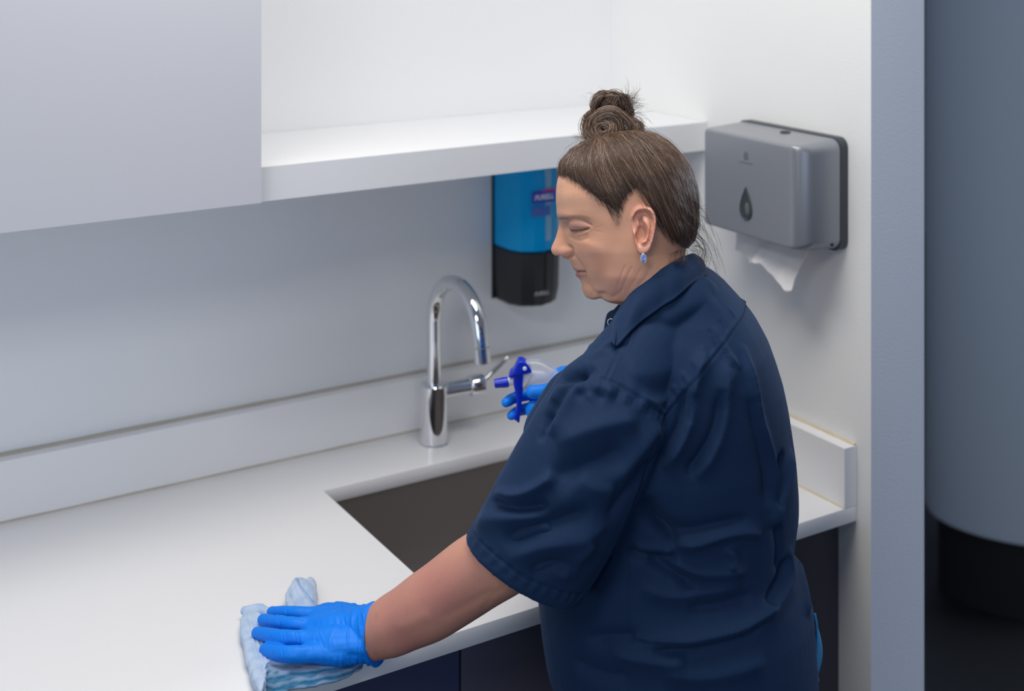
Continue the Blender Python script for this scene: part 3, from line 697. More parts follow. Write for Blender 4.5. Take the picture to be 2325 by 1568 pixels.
def hand_right(g):
    P = []
    P.append(blob(A(1285, 884, 1.925), (.030+g, .034+g, .018+g), [RT, UP, FW]))
    P.append(capsule([WR2, A(1296, 893, 1.92)], [.024+g, .026+g]))
    P.append(capsule([A(1288, 872, 1.905), A(1262, 882, 1.882), A(1236, 889, 1.868), A(1209, 889, 1.866)], [.0135+g, .0110+g, .0100+g, .0090+g], n=18))      # thumb, near side
    P.append(capsule([A(1285, 880, 1.94), A(1240, 892, 1.945), A(1190, 897, 1.935), A(1165, 904, 1.915), A(1149, 913, 1.898)], [.010+g, .0085+g, .0078+g, .0074+g, .0068+g], n=16))  # index
    P.append(capsule([A(1288, 905, 1.94), A(1240, 918, 1.945), A(1196, 927, 1.935), A(1174, 934, 1.915), A(1161, 943, 1.90)], [.010+g, .0083+g, .0075+g, .007+g, .0062+g], n=16))     # middle
    P.append(capsule([A(1290, 925, 1.938), A(1250, 932, 1.942), A(1210, 926, 1.915), A(1215, 940, 1.882), A(1240, 954, 1.866), A(1262, 962, 1.868)], [.010+g, .0092+g, .0098+g, .0102+g, .0098+g, .009+g], n=16))   # ring, round the neck
    P.append(capsule([A(1292, 945, 1.932), A(1262, 955, 1.94), A(1236, 950, 1.915), A(1242, 958, 1.886), A(1262, 966, 1.872)], [.010+g, .0080+g, .0078+g, .0078+g, .0070+g], n=16))   # little
    return P
handme = remesh(hand_left(-.0032)+hand_right(-.0020), .0022, 4)
V = getV(handme); set_col(handme, np.tile(np.array([.58, .32, .235]), (len(V), 1)))
# one body mesh
bmj = bmesh.new()
for m_ in (headme, bodyme, handme): bmj.from_mesh(m_)
pm = bpy.data.meshes.new('person'); bmj.to_mesh(pm); bmj.free()
person = link('person', pm, M['skin'])
tag(person, 'woman with a brown top-knot in a navy short-sleeved shirt and blue gloves, wiping the worktop', 'person')

# gloves
M['glove'] = mat('nitrile_glove', (.0, .155, .72), .36, spec=.45, bump=.12, bscale=500, Sheen_Weight=0.) if False else mat('nitrile_glove', (.0, .20, .80), .52, spec=.3, bump=.12, bscale=420)
def Zl(px, py, z): return atz(px, py, H+z)
cuffc = [A(800, 1438, 1.632), A(828, 1438, 1.628), A(853, 1436.5, 1.623)]
gl = remesh(hand_left(.0006)+[capsule(cuffc, [.0285, .0318, .0350], n=32, ends=2)], .00125, 5)
V = getV(gl); N = getN(gl); PX = topx(V)
# trim the rounded cuff end flat along the slanted rim
cn = (A(900, 1412, 1.610)-A(820, 1441, 1.628)); cn /= np.linalg.norm(cn); rimc = A(856, 1437, 1.622)
cn2 = cn+(-UP)*.30+RT*.05; cn2 /= np.linalg.norm(cn2)
over = (V-rimc)@cn2; V = V-np.outer(np.clip(over, 0, 1), cn2)
top = np.clip((N@UP)*1.5+.3, 0, 1)*0+1
t_ = PX[:, 0]+.28*(PX[:, 1]-1437)
wr = np.zeros(len(V)); r_ = np.random.default_rng(5)
for k in range(24):
    x0 = 712+k*5.9+r_.uniform(-2, 2); bend = r_.uniform(-.22, .22); xx = PX[:, 0]-(x0+bend*(PX[:, 1]-1437)+4*np.sin(PX[:, 1]/17+k))
    amp = (.25+.75*np.clip((x0-740)/60, 0, 1))*r_.uniform(.5, 1.0); loc_ = .45+.55*np.sin(PX[:, 1]/r_.uniform(14, 26)+k*1.7)
    wr += np.exp(-(xx/2.4)**2)*amp*loc_*.0015
V = V+N*wr[:, None]
D = np.zeros(len(V))
for a, b in (((633,1405),(637,1427)), ((647,1430),(650,1452)), ((640,1432),(643,1455)), ((668,1435),(672,1460)), ((640,1474),(644,1500)), ((676,1432),(680,1462)), ((650,1383),(652,1400)), ((606,1428),(616,1450)), ((614,1468),(620,1488)), ((622,1384),(624,1400)), ((603,1400),(607,1420))):
    D += line([a, b], 1.7, -.0007, False)
D += line([(676,1402),(690,1409)], 3, -.0008)+line([(672,1433),(684,1435)], 3, -.0007)+line([(680,1465),(692,1467)], 3, -.0008)
D += .00035*wob(V, 320, 8, 3)
V = V+N*D[:, None]; setV(gl, V)
g1 = link('glove', gl, M['glove'], person); g1['label'] = 'bright blue disposable glove on the hand pressing the cloth'
# rolled rim of the cuff
def ringpts(c, nrm, r, n=64, k=1.0):
    nrm = np.array(nrm)/np.linalg.norm(nrm); a = UP-nrm*(UP@nrm); a /= np.linalg.norm(a); b = np.cross(nrm, a); th = np.arange(n+1)*2*math.pi/n
    return [c+a*r*k*math.cos(t)*(1+.03*math.sin(3*t))+b*r*math.sin(t)*(1+.03*math.sin(5*t)) for t in th]
bm = sweep(bmesh.new(), ringpts(rimc+cn2*.0004, cn2, .0345), .0011, n=8, cap=False); ro = bm_obj('cuff_rim', bm, M['glove'], g1, smooth=True, auto=80)
gr_ = remesh(hand_right(.0004)+[capsule([A(1300, 893, 1.92), A(1335, 915, 1.925)], [.027, .031], n=28)], .0014, 4)
V = getV(gr_); N = getN(gr_); PX = topx(V); setV(gr_, V+N*(.0004*wob(V, 260, 4, 3)+.0006*np.sin(PX[:, 0]*.9+2*np.sin(PX[:, 1]/9))*(PX[:, 0] > 1270))[:, None])
g2 = link('glove', gr_, M['glove'], person); g2['label'] = 'bright blue disposable glove on the hand gripping the sprayer'
# ------------------------------------------------------------------- shirt
M['navy'] = mat('navy_twill', (.0040, .021, .064), .78, spec=.25, bump=.14, bscale=1100, Sheen_Weight=.10, Sheen_Roughness=.5)
M['navy'].node_tree.nodes['Principled BSDF'].inputs['Sheen Tint'].default_value = (.25, .42, .8, 1)
R = [ell(*(lambda l, r: (l, r))(*trow(y)[:2]), y, *trow(y)[2:]) for y in np.concatenate([np.linspace(612, 700, 22), np.linspace(706, 1722, 110)])]
torso_part = rings(R)
def sleeve(cent, rads, flat, hemn, hem_in=.05, wall=.0065, n=72):
    P = smoothpoly(cent, 8); m = len(P); rr = np.interp(np.linspace(0, len(rads)-1, m), np.arange(len(rads)), rads); fl = np.interp(np.linspace(0, len(flat)-1, m), np.arange(len(flat)), flat); R = []
    th = np.arange(n)*2*math.pi/n
    def ring(i, scale, off=0.):
        t = P[min(i+1, m-1)]-P[max(i-1, 0)]; t = t/np.linalg.norm(t)
        if hemn is not None:
            s = np.clip((i-(m-14))/13, 0, 1); t = t*(1-s)+hemn*s; t /= np.linalg.norm(t)
        d = FW-t*(FW@t); d /= np.linalg.norm(d); u = np.cross(t, d)
        r = rr[i]-scale
        return P[i]+t*off+np.outer(r*np.cos(th), u)+np.outer((rr[i]*fl[i]-scale)*np.sin(th), d)
    R.append(ring(0, rr[0]*.8)); R.append(ring(0, rr[0]*.35, .0))
    for i in range(m): R.append(ring(i, 0))
    R.append(ring(m-1, wall*.5, .0012)); R.append(ring(m-1, wall, 0))
    for k in range(1, 9): R.append(ring(m-1-k, wall))
    R.append(ring(m-9, wall+.03))
    return rings(R)
c0 = [A(1442, 852, 1.622), A(1392, 925, 1.585), A(1332, 1030, 1.566), A(1262, 1160, 1.556), A(1187, 1291, 1.552)]
hv = A(1060, 1215, 1.56)-A(1312, 1366, 1.545); hn = np.cross(hv, FW); hn /= np.linalg.norm(hn); hn = hn*np.sign(hn@(c0[-1]-c0[-2]))
near_sleeve = sleeve(c0, [.052, .0735, .0765, .078, .0755], [.80, .82, .85, .86, .84], hn)
c1 = [A(1515, 830, 1.80), SH2*.9+EL2*.1, SH2*.6+EL2*.4, SH2*.28+EL2*.72, SH2*.08+EL2*.92]
far_sleeve = sleeve(c1, [.05, .064, .068, .069, .066], [1, 1, 1, 1, 1], None)
# fabric bridging shoulder, chest front and sleeve head
br = [capsule([A(1400, 800, 1.65), A(1352, 850, 1.63), A(1300, 903, 1.622), A(1256, 985, 1.64)], [.018, .026, .034, .038], n=28),
      capsule([A(1520, 745, 1.660), A(1455, 810, 1.625), A(1405, 875, 1.600)], [.055, .054, .056], n=32),
      capsule([A(1596, 690, 1.70), A(1535, 715, 1.665), A(1480, 750, 1.65)], [.034, .036, .036], n=28),
      capsule([A(1584, 672, 1.655), A(1534, 698, 1.632), A(1482, 738, 1.628)], [.026, .027, .029], n=28)]
me = remesh([torso_part, near_sleeve, far_sleeve]+br, .0024, 10)
V = getV(me); N = getN(me); tree = bvh(me)
PX = topx(V)
TOC = (CAM-V); TOC /= np.linalg.norm(TOC, axis=1)[:, None]
facing = (N*TOC).sum(1)
D = np.zeros(len(V)); Dseam = np.zeros(len(V))
def poly3(pts, per=5, off=0.):
    q = [hit(tree, x, y) for x, y in smoothpoly(pts, per)]; return [p for p in q if p is not None]
def fold(pts, w_, amt, asym=0., taper=True, arr=None):
    """ridge (+) or valley (-) on the cloth along a traced line, width and height in mm"""
    global D, Dseam
    L = poly3(pts)
    if len(L) < 2: return
    L = np.array(L); lo = L.min(0)-.06; hi = L.max(0)+.06; k = np.all((V > lo) & (V < hi), 1)
    d, t, _ = polydist(V[k], L); e = np.exp(-(d/(w_*mm))**(2 if arr else 1.5))
    if taper: e = e*np.clip(np.sin(np.pi*np.clip(t, .0, 1.))*1.8, 0, 1)
    if arr == 'seam': Dseam[k] += amt*mm*e
    else: D[k] += amt*mm*e*2.7
# back folds falling from the yoke
fold([(1600,800),(1591,830),(1574,900),(1560,975),(1530,1030),(1501,1064)], 8, 4.5)
fold([(1553,880),(1545,950),(1520,1010),(1490,1060)], 6, -4)
fold([(1580,890),(1560,960)], 4, -1.5)
fold([(1640,880),(1625,970),(1592,1036),(1557,1078)], 7, -5)
fold([(1655,800),(1650,880),(1640,960),(1612,1035),(1575,1085)], 8, 3.5)
fold([(1685,780),(1705,860),(1722,946),(1746,1036),(1759,1120),(1752,1190)], 6, 4)
fold([(1700,900),(1722,1000),(1738,1080),(1742,1150)], 6, -3)
fold([(1797,1020),(1788,1080),(1768,1150),(1755,1200)], 6, 3.5)
fold([(1778,1020),(1766,1090),(1760,1150)], 6, -3)
fold([(1620,740),(1650,800),(1680,840)], 3, 1.6); fold([(1612,745),(1640,803),(1670,845)], 3, -1.4)
# drag lines at the armpit and waist
fold([(1460,1130),(1480,1165),(1512,1205),(1540,1232)], 8, -5)
fold([(1450,1160),(1500,1195),(1560,1205),(1640,1190),(1700,1180)], 7, -3)
fold([(1530,1235),(1580,1232),(1650,1210),(1700,1205),(1730,1215)], 7, 3.6)
fold([(1440,1245),(1490,1250),(1530,1250)], 5, 2.5)
fold([(1420,1255),(1480,1262),(1540,1270)], 6, -4)
fold([(1470,1268),(1530,1300),(1578,1330)], 6, -4.5); fold([(1500,1262),(1570,1295),(1640,1300),(1700,1292)], 8, 3)
fold([(1655,1240),(1662,1270),(1655,1290)], 5, 3)
fold([(1792,1240),(1788,1290),(1775,1330),(1745,1385),(1690,1425),(1620,1445),(1540,1455),(1455,1455)], 9, 5.5)
fold([(1790,1262),(1770,1310),(1750,1352),(1744,1378)], 6, -5); fold([(1750,1395),(1690,1440),(1610,1462),(1540,1475),(1480,1480)], 6, -4.5)
fold([(1760,1180),(1770,1240),(1765,1300)], 7, -2.5)
fold([(1800,1255),(1815,1300),(1828,1350),(1835,1400)], 9, 2.5)
fold([(1560,1380),(1640,1372),(1710,1350)], 7, -2.5); fold([(1450,1330),(1520,1352),(1600,1345),(1680,1330)], 9, 2.2)
fold([(1380,1480),(1480,1500),(1560,1500)], 10, 3); fold([(1330,1450),(1420,1445),(1440,1452)], 7, -3)
fold([(1300,1500),(1360,1530),(1440,1540)], 10, -3); fold([(1500,1530),(1620,1535),(1740,1500)], 12, 2.5)
# sleeve
fold([(1122,1116),(1170,1128),(1224,1105),(1260,1075)], 6, 4.5); fold([(1112,1136),(1153,1149),(1200,1152),(1245,1145)], 5.5, -6)
fold([(1080,1190),(1130,1178),(1190,1172),(1240,1165)], 12, 3.5)
fold([(1140,1228),(1190,1210),(1240,1195),(1300,1175),(1344,1164)], 10, -4)
fold([(1150,1270),(1230,1240),(1320,1225),(1380,1180)], 12, 2.5)
fold([(1200,1300),(1260,1280),(1310,1290)], 8, -2.5); fold([(1270,1320),(1310,1270),(1350,1230)], 9, 2.5)
fold([(1262,1010),(1330,980),(1400,960),(1450,950)], 14, 3.5); fold([(1250,1080),(1330,1060),(1420,1020)], 14, -3.5)
fold([(1330,905),(1360,880),(1400,900)], 8, 2.2); fold([(1300,900),(1340,890),(1375,905)], 6, -2.2)
fold([(1270,870),(1300,850),(1330,838)], 6, -4); fold([(1245,945),(1262,900),(1290,862)], 6, 3)
fold([(1225,1005),(1243,950),(1262,905)], 4, -3.0)
fold([(1390,1100),(1430,1050),(1470,1000),(1495,960)], 12, 3)
fold([(1380,1180),(1430,1110),(1480,1040)], 9, -3)
fold([(1310,1080),(1350,1110),(1400,1110)], 12, 2)
fold([(1352,832),(1322,848),(1292,872),(1262,925),(1236,975)], 7, -4.5, taper=True); fold([(1330,870),(1300,895),(1272,940),(1250,990)], 9, 3.0)
# yoke and chest pulls
fold([(1345,815),(1400,770),(1430,745)], 5, 2.2); fold([(1360,800),(1400,782),(1425,775)], 3, -1.6)
fold([(1500,735),(1560,700),(1620,672)], 16, 1.6); fold([(1420,850),(1480,850),(1540,830)], 18, 1.8)
fold([(1450,905),(1490,915),(1520,890)], 7, 1.8)
for k in range(9):   # puckers below the yoke seam and along sleeve head
    t = k/8; x = 1520+(1690-1520)*t; y = 925-(925-690)*t
    fold([(x-14, y-22), (x+2, y+4)], 2.2, 1.0*random.choice((1, -1))); 
for k in range(8):
    t = k/7; x = 1372+(1495-1372)*t; y = 868+(932-868)*t; fold([(x-2, y-4), (x-9, y+22)], 2.2, .9*(1 if k % 2 else -1))
# seams: narrow grooves with the overlapping edge raised
def seam(pts, step=.9, w_=1.5, dirn=1, wide=7):
    fold(pts, w_, -2.1, taper=False, arr='seam')
    off = [(x+dirn*5*dy_, y-dirn*5*dx_) for (x, y), (dx_, dy_) in zip(pts, [((pts[min(i+1, len(pts)-1)][0]-pts[max(i-1, 0)][0]), (pts[min(i+1, len(pts)-1)][1]-pts[max(i-1, 0)][1])) for i in range(len(pts))]) for dx_, dy_ in [(dx_/math.hypot(dx_, dy_), dy_/math.hypot(dx_, dy_))]]
    fold(off, 3.0, step, taper=False, arr='seam')
yoke = [(1693,688),(1688,715),(1668,745),(1640,785),(1608,825),(1578,862),(1545,902),(1508,944)]
seam(yoke, 1.4, 1.6, -1); fold(yoke, 5, .6, taper=False, arr='seam')
seam([(1366,858),(1400,872),(1440,896),(1475,922),(1508,944)], 1.0, 1.5, 1)
seam([(1434,745),(1428,765),(1420,790)], .8, 1.2, 1); seam([(1404,798),(1392,825),(1376,862)], .8, 1.2, 1)
seam([(1508,944),(1490,1020),(1455,1110),(1425,1180),(1385,1262),(1345,1330),(1312,1368)], .9, 1.6, -1)
seam([(1427,1268),(1427,1350),(1428,1420),(1436,1448),(1455,1456),(1550,1458)], .9, 1.4, 1)
hem = [(1068,1196),(1094,1232),(1138,1272),(1190,1310),(1240,1332),(1290,1346),(1322,1348)]
fold(hem, 1.4, -1.7, taper=False, arr='seam')
for k in range(26):
    t = k/25; i = t*(len(hem)-1); a = int(min(i, len(hem)-2)); s = i-a; x = hem[a][0]*(1-s)+hem[a+1][0]*s; y = hem[a][1]*(1-s)+hem[a+1][1]*s
    fold([(x+1, y-1), (x-9, y+17)], 1.8, random.uniform(.5, 1.1)*(1 if k % 2 else -1), taper=False, arr='seam')
D = lap(me, D, 2)
calm = np.clip((PX[:, 1]-700)/200, .25, 1)
D += mm*(.9*wob(V, 26, 31, 2)+.7*wob(V*np.array([1, 1, .55]), 55, 32, 3))*calm
D += .22*mm*wob(V, 160, 33, 3)
V = V+N*(D+Dseam)[:, None]
limy = -.6535+.12*np.clip((V[:, 2]-(H+.012))/.10, 0, 1)
V[:, 1] = np.where(V[:, 2] < H+.112, np.minimum(V[:, 1], limy), V[:, 1])
# crush near the waist where the trunk bends
setV(me, V)
shirt = link('shirt', me, M['navy'], person); shirt['label'] = 'navy short-sleeved work shirt'
stree = bvh(me)
# stitched double lines: lighter thread, tiny raised beads along the seams
def on(px, py, off=0.): return hit(stree, px, py, off)
# collar -----------------------------------------------------------------
upN = [(1410,698,1.650),(1411,692,1.643),(1422,676,1.634),(1440,655,1.626),(1470,632,1.622),(1500,610,1.624),(1530,592,1.632),(1555,580,1.652),(1570,575,1.685),(1572,577,1.715),(1556,582,1.752),(1520,600,1.775),(1480,626,1.782),(1440,655,1.775),(1410,685,1.757),(1394,702,1.735)]
loN = [(1384,760,1.640),(1390,778,0),(1400,786,0),(1432,752,0),(1463,724,0),(1495,702,0),(1527,680,0),(1562,652,0),(1597,625,0),(1606,620,1.73),(1596,625,1.775),(1560,655,1.81),(1510,690,1.82),(1455,730,1.81),(1420,765,1.79),(1398,780,1.77)]
up_ = smoothpoly([A(*p) for p in upN], 6); lo_ = []
for x, y, d in loN:
    if d == 0:
        q = on(x, y, .0065); q = q if q is not None else A(x, y, 1.6)
    else: q = A(x, y, d)
    lo_.append(q)
lo_ = smoothpoly(lo_, 6); n_ = len(up_); g = []; bm = bmesh.new(); NV = 14
for i in range(n_):
    u, l = up_[i], lo_[i]; c = A(1480, 660, 1.70); row = []; out = (u+l)/2-c; out[2] = 0; out /= np.linalg.norm(out)
    for j in range(-3, NV+1):
        if j < 0: # the stand inside the fold
            s = -j/3; q = u-UP*.028*s-out*.004*s+out*.0
        else:
            s = j/NV; q = u*(1-s)+l*s+out*.0040*math.sin(math.pi*min(1, s*1.1+.0))+UP*.003*math.sin(math.pi*s)+out*.0012*math.sin(i*.55)*s
        row.append(bm.verts.new(q))
    g.append(row)
for a, b in zip(g, g[1:]):
    for j in range(len(a)-1): bm.faces.new([a[j], b[j], b[j+1], a[j+1]])
bmesh.ops.recalc_face_normals(bm, faces=bm.faces)
co = bm_obj('collar', bm, M['navy'], shirt, smooth=True, auto=180)
md = co.modifiers.new('s', 'SUBSURF'); md.levels = md.render_levels = 1
md = co.modifiers.new('t', 'SOLIDIFY'); md.thickness = .0022; md.offset = 0
# front placket flaps with snap rings
def patch(name, grid, th, parent, m=None, sub=2):
    bm = bmesh.new(); G = [[bm.verts.new(A(*p)) for p in row] for row in grid]
    for a, b in zip(G, G[1:]):
        for j in range(len(a)-1): bm.faces.new([a[j], a[j+1], b[j+1], b[j]])
    bmesh.ops.recalc_face_normals(bm, faces=bm.faces)
    o = bm_obj(name, bm, m or M['navy'], parent, smooth=True, auto=180)
    if sub: md = o.modifiers.new('s', 'SUBSURF'); md.levels = md.render_levels = sub
    md = o.modifiers.new('t', 'SOLIDIFY'); md.thickness = th; md.offset = 0
    return o
f1 = patch('placket_flap', [[(1379,710,1.70),(1392,703,1.69),(1412,700,1.675)], [(1375,735,1.70),(1390,730,1.685),(1410,728,1.67)], [(1371,765,1.70),(1386,762,1.68),(1405,760,1.665)], [(1362,790,1.70),(1380,790,1.68),(1400,788,1.665)]], .003, shirt)
f2 = patch('placket_flap', [[(1341,783,1.72),(1352,775,1.70),(1370,763,1.69)], [(1336,790,1.72),(1350,786,1.70),(1366,780,1.68)], [(1333,804,1.72),(1348,802,1.69),(1362,798,1.67)], [(1331,824,1.72),(1345,822,1.69),(1360,815,1.67)]], .003, shirt)
f3 = patch('placket_flap', [[(1405,693,1.685),(1412,690,1.68)], [(1403,703,1.685),(1412,700,1.675)], [(1400,712,1.685),(1410,710,1.67)]], .004, shirt)
M['snap'] = mat('snap_metal', (.8, .8, .78), .2, 1.)
def ringobj(name, c, nrm, r, th, m, parent, n=40):
    bm = sweep(bmesh.new(), ringpts(c, nrm, r, n), th, n=10, cap=False); return bm_obj(name, bm, m, parent, smooth=True, auto=80)
fn = -FW*1.0-RT*.25+UP*.15
def ring2(c, nrm, r, th, parent):
    nrm = nrm/np.linalg.norm(nrm); a = UP-nrm*(UP@nrm); a /= np.linalg.norm(a); b = np.cross(nrm, a)
    bm = sweep(bmesh.new(), [c+a*r*math.cos(t)+b*r*math.sin(t) for t in np.arange(33)*2*math.pi/32], th, n=10, cap=False)
    return bm_obj('snap_fastener', bm, M['snap'], parent, smooth=True, auto=80)
ring2(A(1387, 731, 1.677), fn, .0040, .0006, f1); ring2(A(1358, 770, 1.692), -FW*.2+UP*1-RT*.2, .0036, .0006, f2)
# chest pocket mouth standing away from the chest
patch('pocket', [[(1206,975,1.655),(1214,978,1.64),(1226,985,1.625)], [(1196,1005,1.66),(1206,1008,1.635),(1218,1010,1.62)], [(1192,1035,1.66),(1198,1040,1.64),(1210,1042,1.62)], [(1190,1060,1.665),(1196,1064,1.64),(1205,1066,1.62)]], .002, shirt)
patch('pocket', [[(1212,976,1.70),(1222,974,1.67),(1230,972,1.64)], [(1208,995,1.70),(1216,1000,1.665),(1224,1005,1.635)], [(1200,1020,1.70),(1208,1025,1.66),(1216,1030,1.63)]], .002, shirt)
# trousers and shoes (below the frame)
M['trouser'] = mat('black_trouser', (.012, .013, .018), .85)
def ltube(hip):
    p = hip.copy(); k = p.copy(); k[2] = .47; k += -RT*.02; an = p.copy(); an[2] = .06; an += RT*.03
    return capsule([p+UP*.03, (p+k)/2, k, (k+an)/2, an], [.084, .080, .074, .068, .058], n=32)
tr = remesh([ltube(hipL), ltube(hipR), rings([ell(*trow(y)[:2], y, *trow(y)[2:], ins=.006, n=48) for y in (1560, 1640, 1715)])], .005, 8)
V = getV(tr); V[:, 2] = np.maximum(V[:, 2], .03); V += getN(tr)*(.002*wob(V, 30, 8, 3))[:, None]; V[:, 1] = np.minimum(V[:, 1], -.648); setV(tr, V)
link('trousers', tr, M['trouser'], person)
for hip in (hipL, hipR):
    a = hip+RT*.03; a[2] = .05; toe = a-RT*.19
    sh_ = remesh([capsule([a+UP*.02+RT*.02, a+UP*.012-RT*.05, toe+UP*-.012], [.042, .043, .036], n=24), capsule([a+RT*.025-UP*.02, toe-UP*.022], [.034, .034], n=24)], .004, 6)
    V = getV(sh_); V[:, 2] = np.maximum(V[:, 2], .0008); setV(sh_, V); link('shoe', sh_, M['black'], person)
# earring
er = hp(1461, 586, .088); ec_ = hw(er[0], er[1], .0875)[0]
M['gem'] = mat('blue_gem', (.22, .33, .78), .05, .35, spec=1.0, Coat_Weight=1.0)
bm = bmesh.new(); rg = []
for k, (s, h) in enumerate(((.2, -.0016), (.85, -.0006), (1, 0), (.72, .0016), (.0001, .0018))):
    rg.append([bm.verts.new(ec_+HF*s*.0029*math.cos(2*math.pi*i/10)+HU*s*.0050*math.sin(2*math.pi*i/10)+HS*h) for i in range(10)])
for a, b in zip(rg, rg[1:]):
    for i in range(10): bm.faces.new([a[i], a[(i+1) % 10], b[(i+1) % 10], b[i]])
gem = bm_obj('earring', bm, M['gem'], person)
bm = sweep(bmesh.new(), [ec_+HF*.0032*math.cos(t)+HU*.0054*math.sin(t) for t in np.arange(33)*2*math.pi/32], .0004, n=8, cap=False)
bm_obj('setting', bm, M['snap'], gem, smooth=True, auto=80)

# ------------------------------------------------------------------- hair
hc = []
for _ in (0,): pass
V = getV(headme) if False else None
hv_ = remesh([head_part], .0016, 4); V = getV(hv_); N = getN(hv_); l_ = V-HO; S_ = l_@HS; F_ = l_@HF; U_ = l_@HU
P_ = topx(HO+F_[:, None]*HF+U_[:, None]*HU+np.abs(S_)[:, None]*HS)
ab = above(P_); hd_, _, _ = polydist(P_, HL); sg = np.where(ab > 0, hd_, -hd_); sg = np.where((P_[:, 1] > 590) | (P_[:, 0] > 1605), -50, sg)
BUN = np.array(hp(1388, 322)); BU3 = hw(BUN[0], BUN[1], 0)[0]
# strand direction field -> combed grooves on the cap
toB = BU3-V; dist = np.linalg.norm(toB, axis=1)
ang = np.arctan2((V-BU3)@HS, (V-BU3)@(-HF)); ang2 = np.arctan2(-(V-BU3)@HU, np.hypot((V-BU3)@HS, (V-BU3)@HF))
e1 = V-BU3; th = np.arctan2(e1@HS, -(e1@HF)); ph = np.arctan2(np.hypot(e1@HS, e1@HF), -(e1@HU))
# direction angle on the near side measured in the face plane
az = np.arctan2(-(e1@HU), -(e1@HF)); 
gro = np.sin(az*95+1.5*np.sin(dist*60))*.5+np.sin(az*47+2)*.6+np.sin(az*163+dist*40)*.35
thick = np.clip((sg-3)/30, 0, 1)**.75*.0072-.0006
V0h = V.copy()
off = thick+np.clip(sg/20, 0, 1)*.0006*gro
V = V+N*off[:, None]; setV(hv_, V)
keep = sg > np.where((P_[:, 0] > 1285) & (P_[:, 0] < 1560), 9, 3)
bmh = bmesh.new(); bmh.from_mesh(hv_); bmh.verts.ensure_lookup_table()
bmesh.ops.delete(bmh, geom=[bmh.verts[i] for i in np.nonzero(~keep)[0]], context='VERTS')
M['hair'] = mat('brown_hair', (.075, .048, .036), .42, spec=.5, bump=.3, bscale=300)
def hairmat(name, cols):
    m = bpy.data.materials.new(name); m.use_nodes = True; nt = m.node_tree; b = nt.nodes['Principled BSDF']; b.inputs['Roughness'].default_value = .42; b.inputs['Specular IOR Level'].default_value = .55
    tc = nt.nodes.new('ShaderNodeTexCoord'); n = nt.nodes.new('ShaderNodeTexNoise'); n.inputs['Scale'].default_value = 90; n.inputs['Detail'].default_value = 6
    r = nt.nodes.new('ShaderNodeValToRGB'); nt.links.new(tc.outputs['Object'], n.inputs['Vector']); nt.links.new(n.outputs[0], r.inputs[0]); nt.links.new(r.outputs[0], b.inputs['Base Color'])
    while len(r.color_ramp.elements) < len(cols): r.color_ramp.elements.new(.5)
    for i, (p, c) in enumerate(cols): r.color_ramp.elements[i].position = p; r.color_ramp.elements[i].color = (*c, 1)
    return m
M['hair'] = hairmat('brown_hair', [(.3, (.055, .030, .020)), (.5, (.085, .050, .034)), (.7, (.12, .075, .052))])
M['hair2'] = hairmat('brown_hair_streaked', [(.3, (.10, .065, .048)), (.5, (.26, .19, .145)), (.7, (.52, .43, .36))])
capme = bpy.data.meshes.new('hair'); bmh.to_mesh(capme); bmh.free()
hair = link('hair', capme, M['hair'], person); hair['label'] = 'brown hair combed up into a knot'
htree = bvh(capme)
M['strand'] = vcol_mat('brown_hair_strands', .38, .5)
def strands(name, paths, rad, m, parent, stuff=True, light=.06, tone=1.0):
    """many thin tapered strands, built as one mesh of triangular tubes"""
    Vs = []; Fs = []; o = 0
    for p, r in zip(paths, rad):
        p = np.array(p); n = len(p); t = np.gradient(p, axis=0); t /= np.linalg.norm(t, axis=1)[:, None]+1e-12
        a = np.cross(t, HS+.01); a /= np.linalg.norm(a, axis=1)[:, None]+1e-12; b = np.cross(t, a)
        s = np.linspace(0, 1, n); rr = r*np.clip(np.minimum(s*8+.25, (1-s)*5+.18), 0, 1)
        for k in range(3):
            th_ = 2*math.pi*k/3; Vs.append(p+a*(rr*math.cos(th_))[:, None]+b*(rr*math.sin(th_))[:, None])
        for k in range(3):
            k2 = (k+1) % 3
            for i in range(n-1): Fs.append((o+k*n+i, o+k*n+i+1, o+k2*n+i+1, o+k2*n+i))
        o += 3*n
    me_ = mesh(name, np.concatenate(Vs), Fs); cc_ = []
    for p in paths:
        q = np.array([.105, .060, .040])*tone*pr.uniform(.55, 1.35)
        if pr.uniform() < light: q = np.array([.36, .26, .19])*tone*pr.uniform(.6, 1.1)
        cc_.append(np.tile(q, (3*len(p), 1)))
    set_col(me_, np.concatenate(cc_)); m = M['strand']; ob = link(name, me_, m, parent)
    if stuff: ob['kind'] = 'stuff'
    return ob
pr = np.random.default_rng(11)
cv = getV(capme); cp = topx(HO+((cv-HO)@HF)[:, None]*HF+((cv-HO)@HU)[:, None]*HU+np.abs((cv-HO)@HS)[:, None]*HS)
ed, _, _ = polydist(cp, HL)
rootsA = np.nonzero(ed < 9)[0]; rootsB = np.nonzero((ed >= 9))[0]
pr = np.random.default_rng(11)
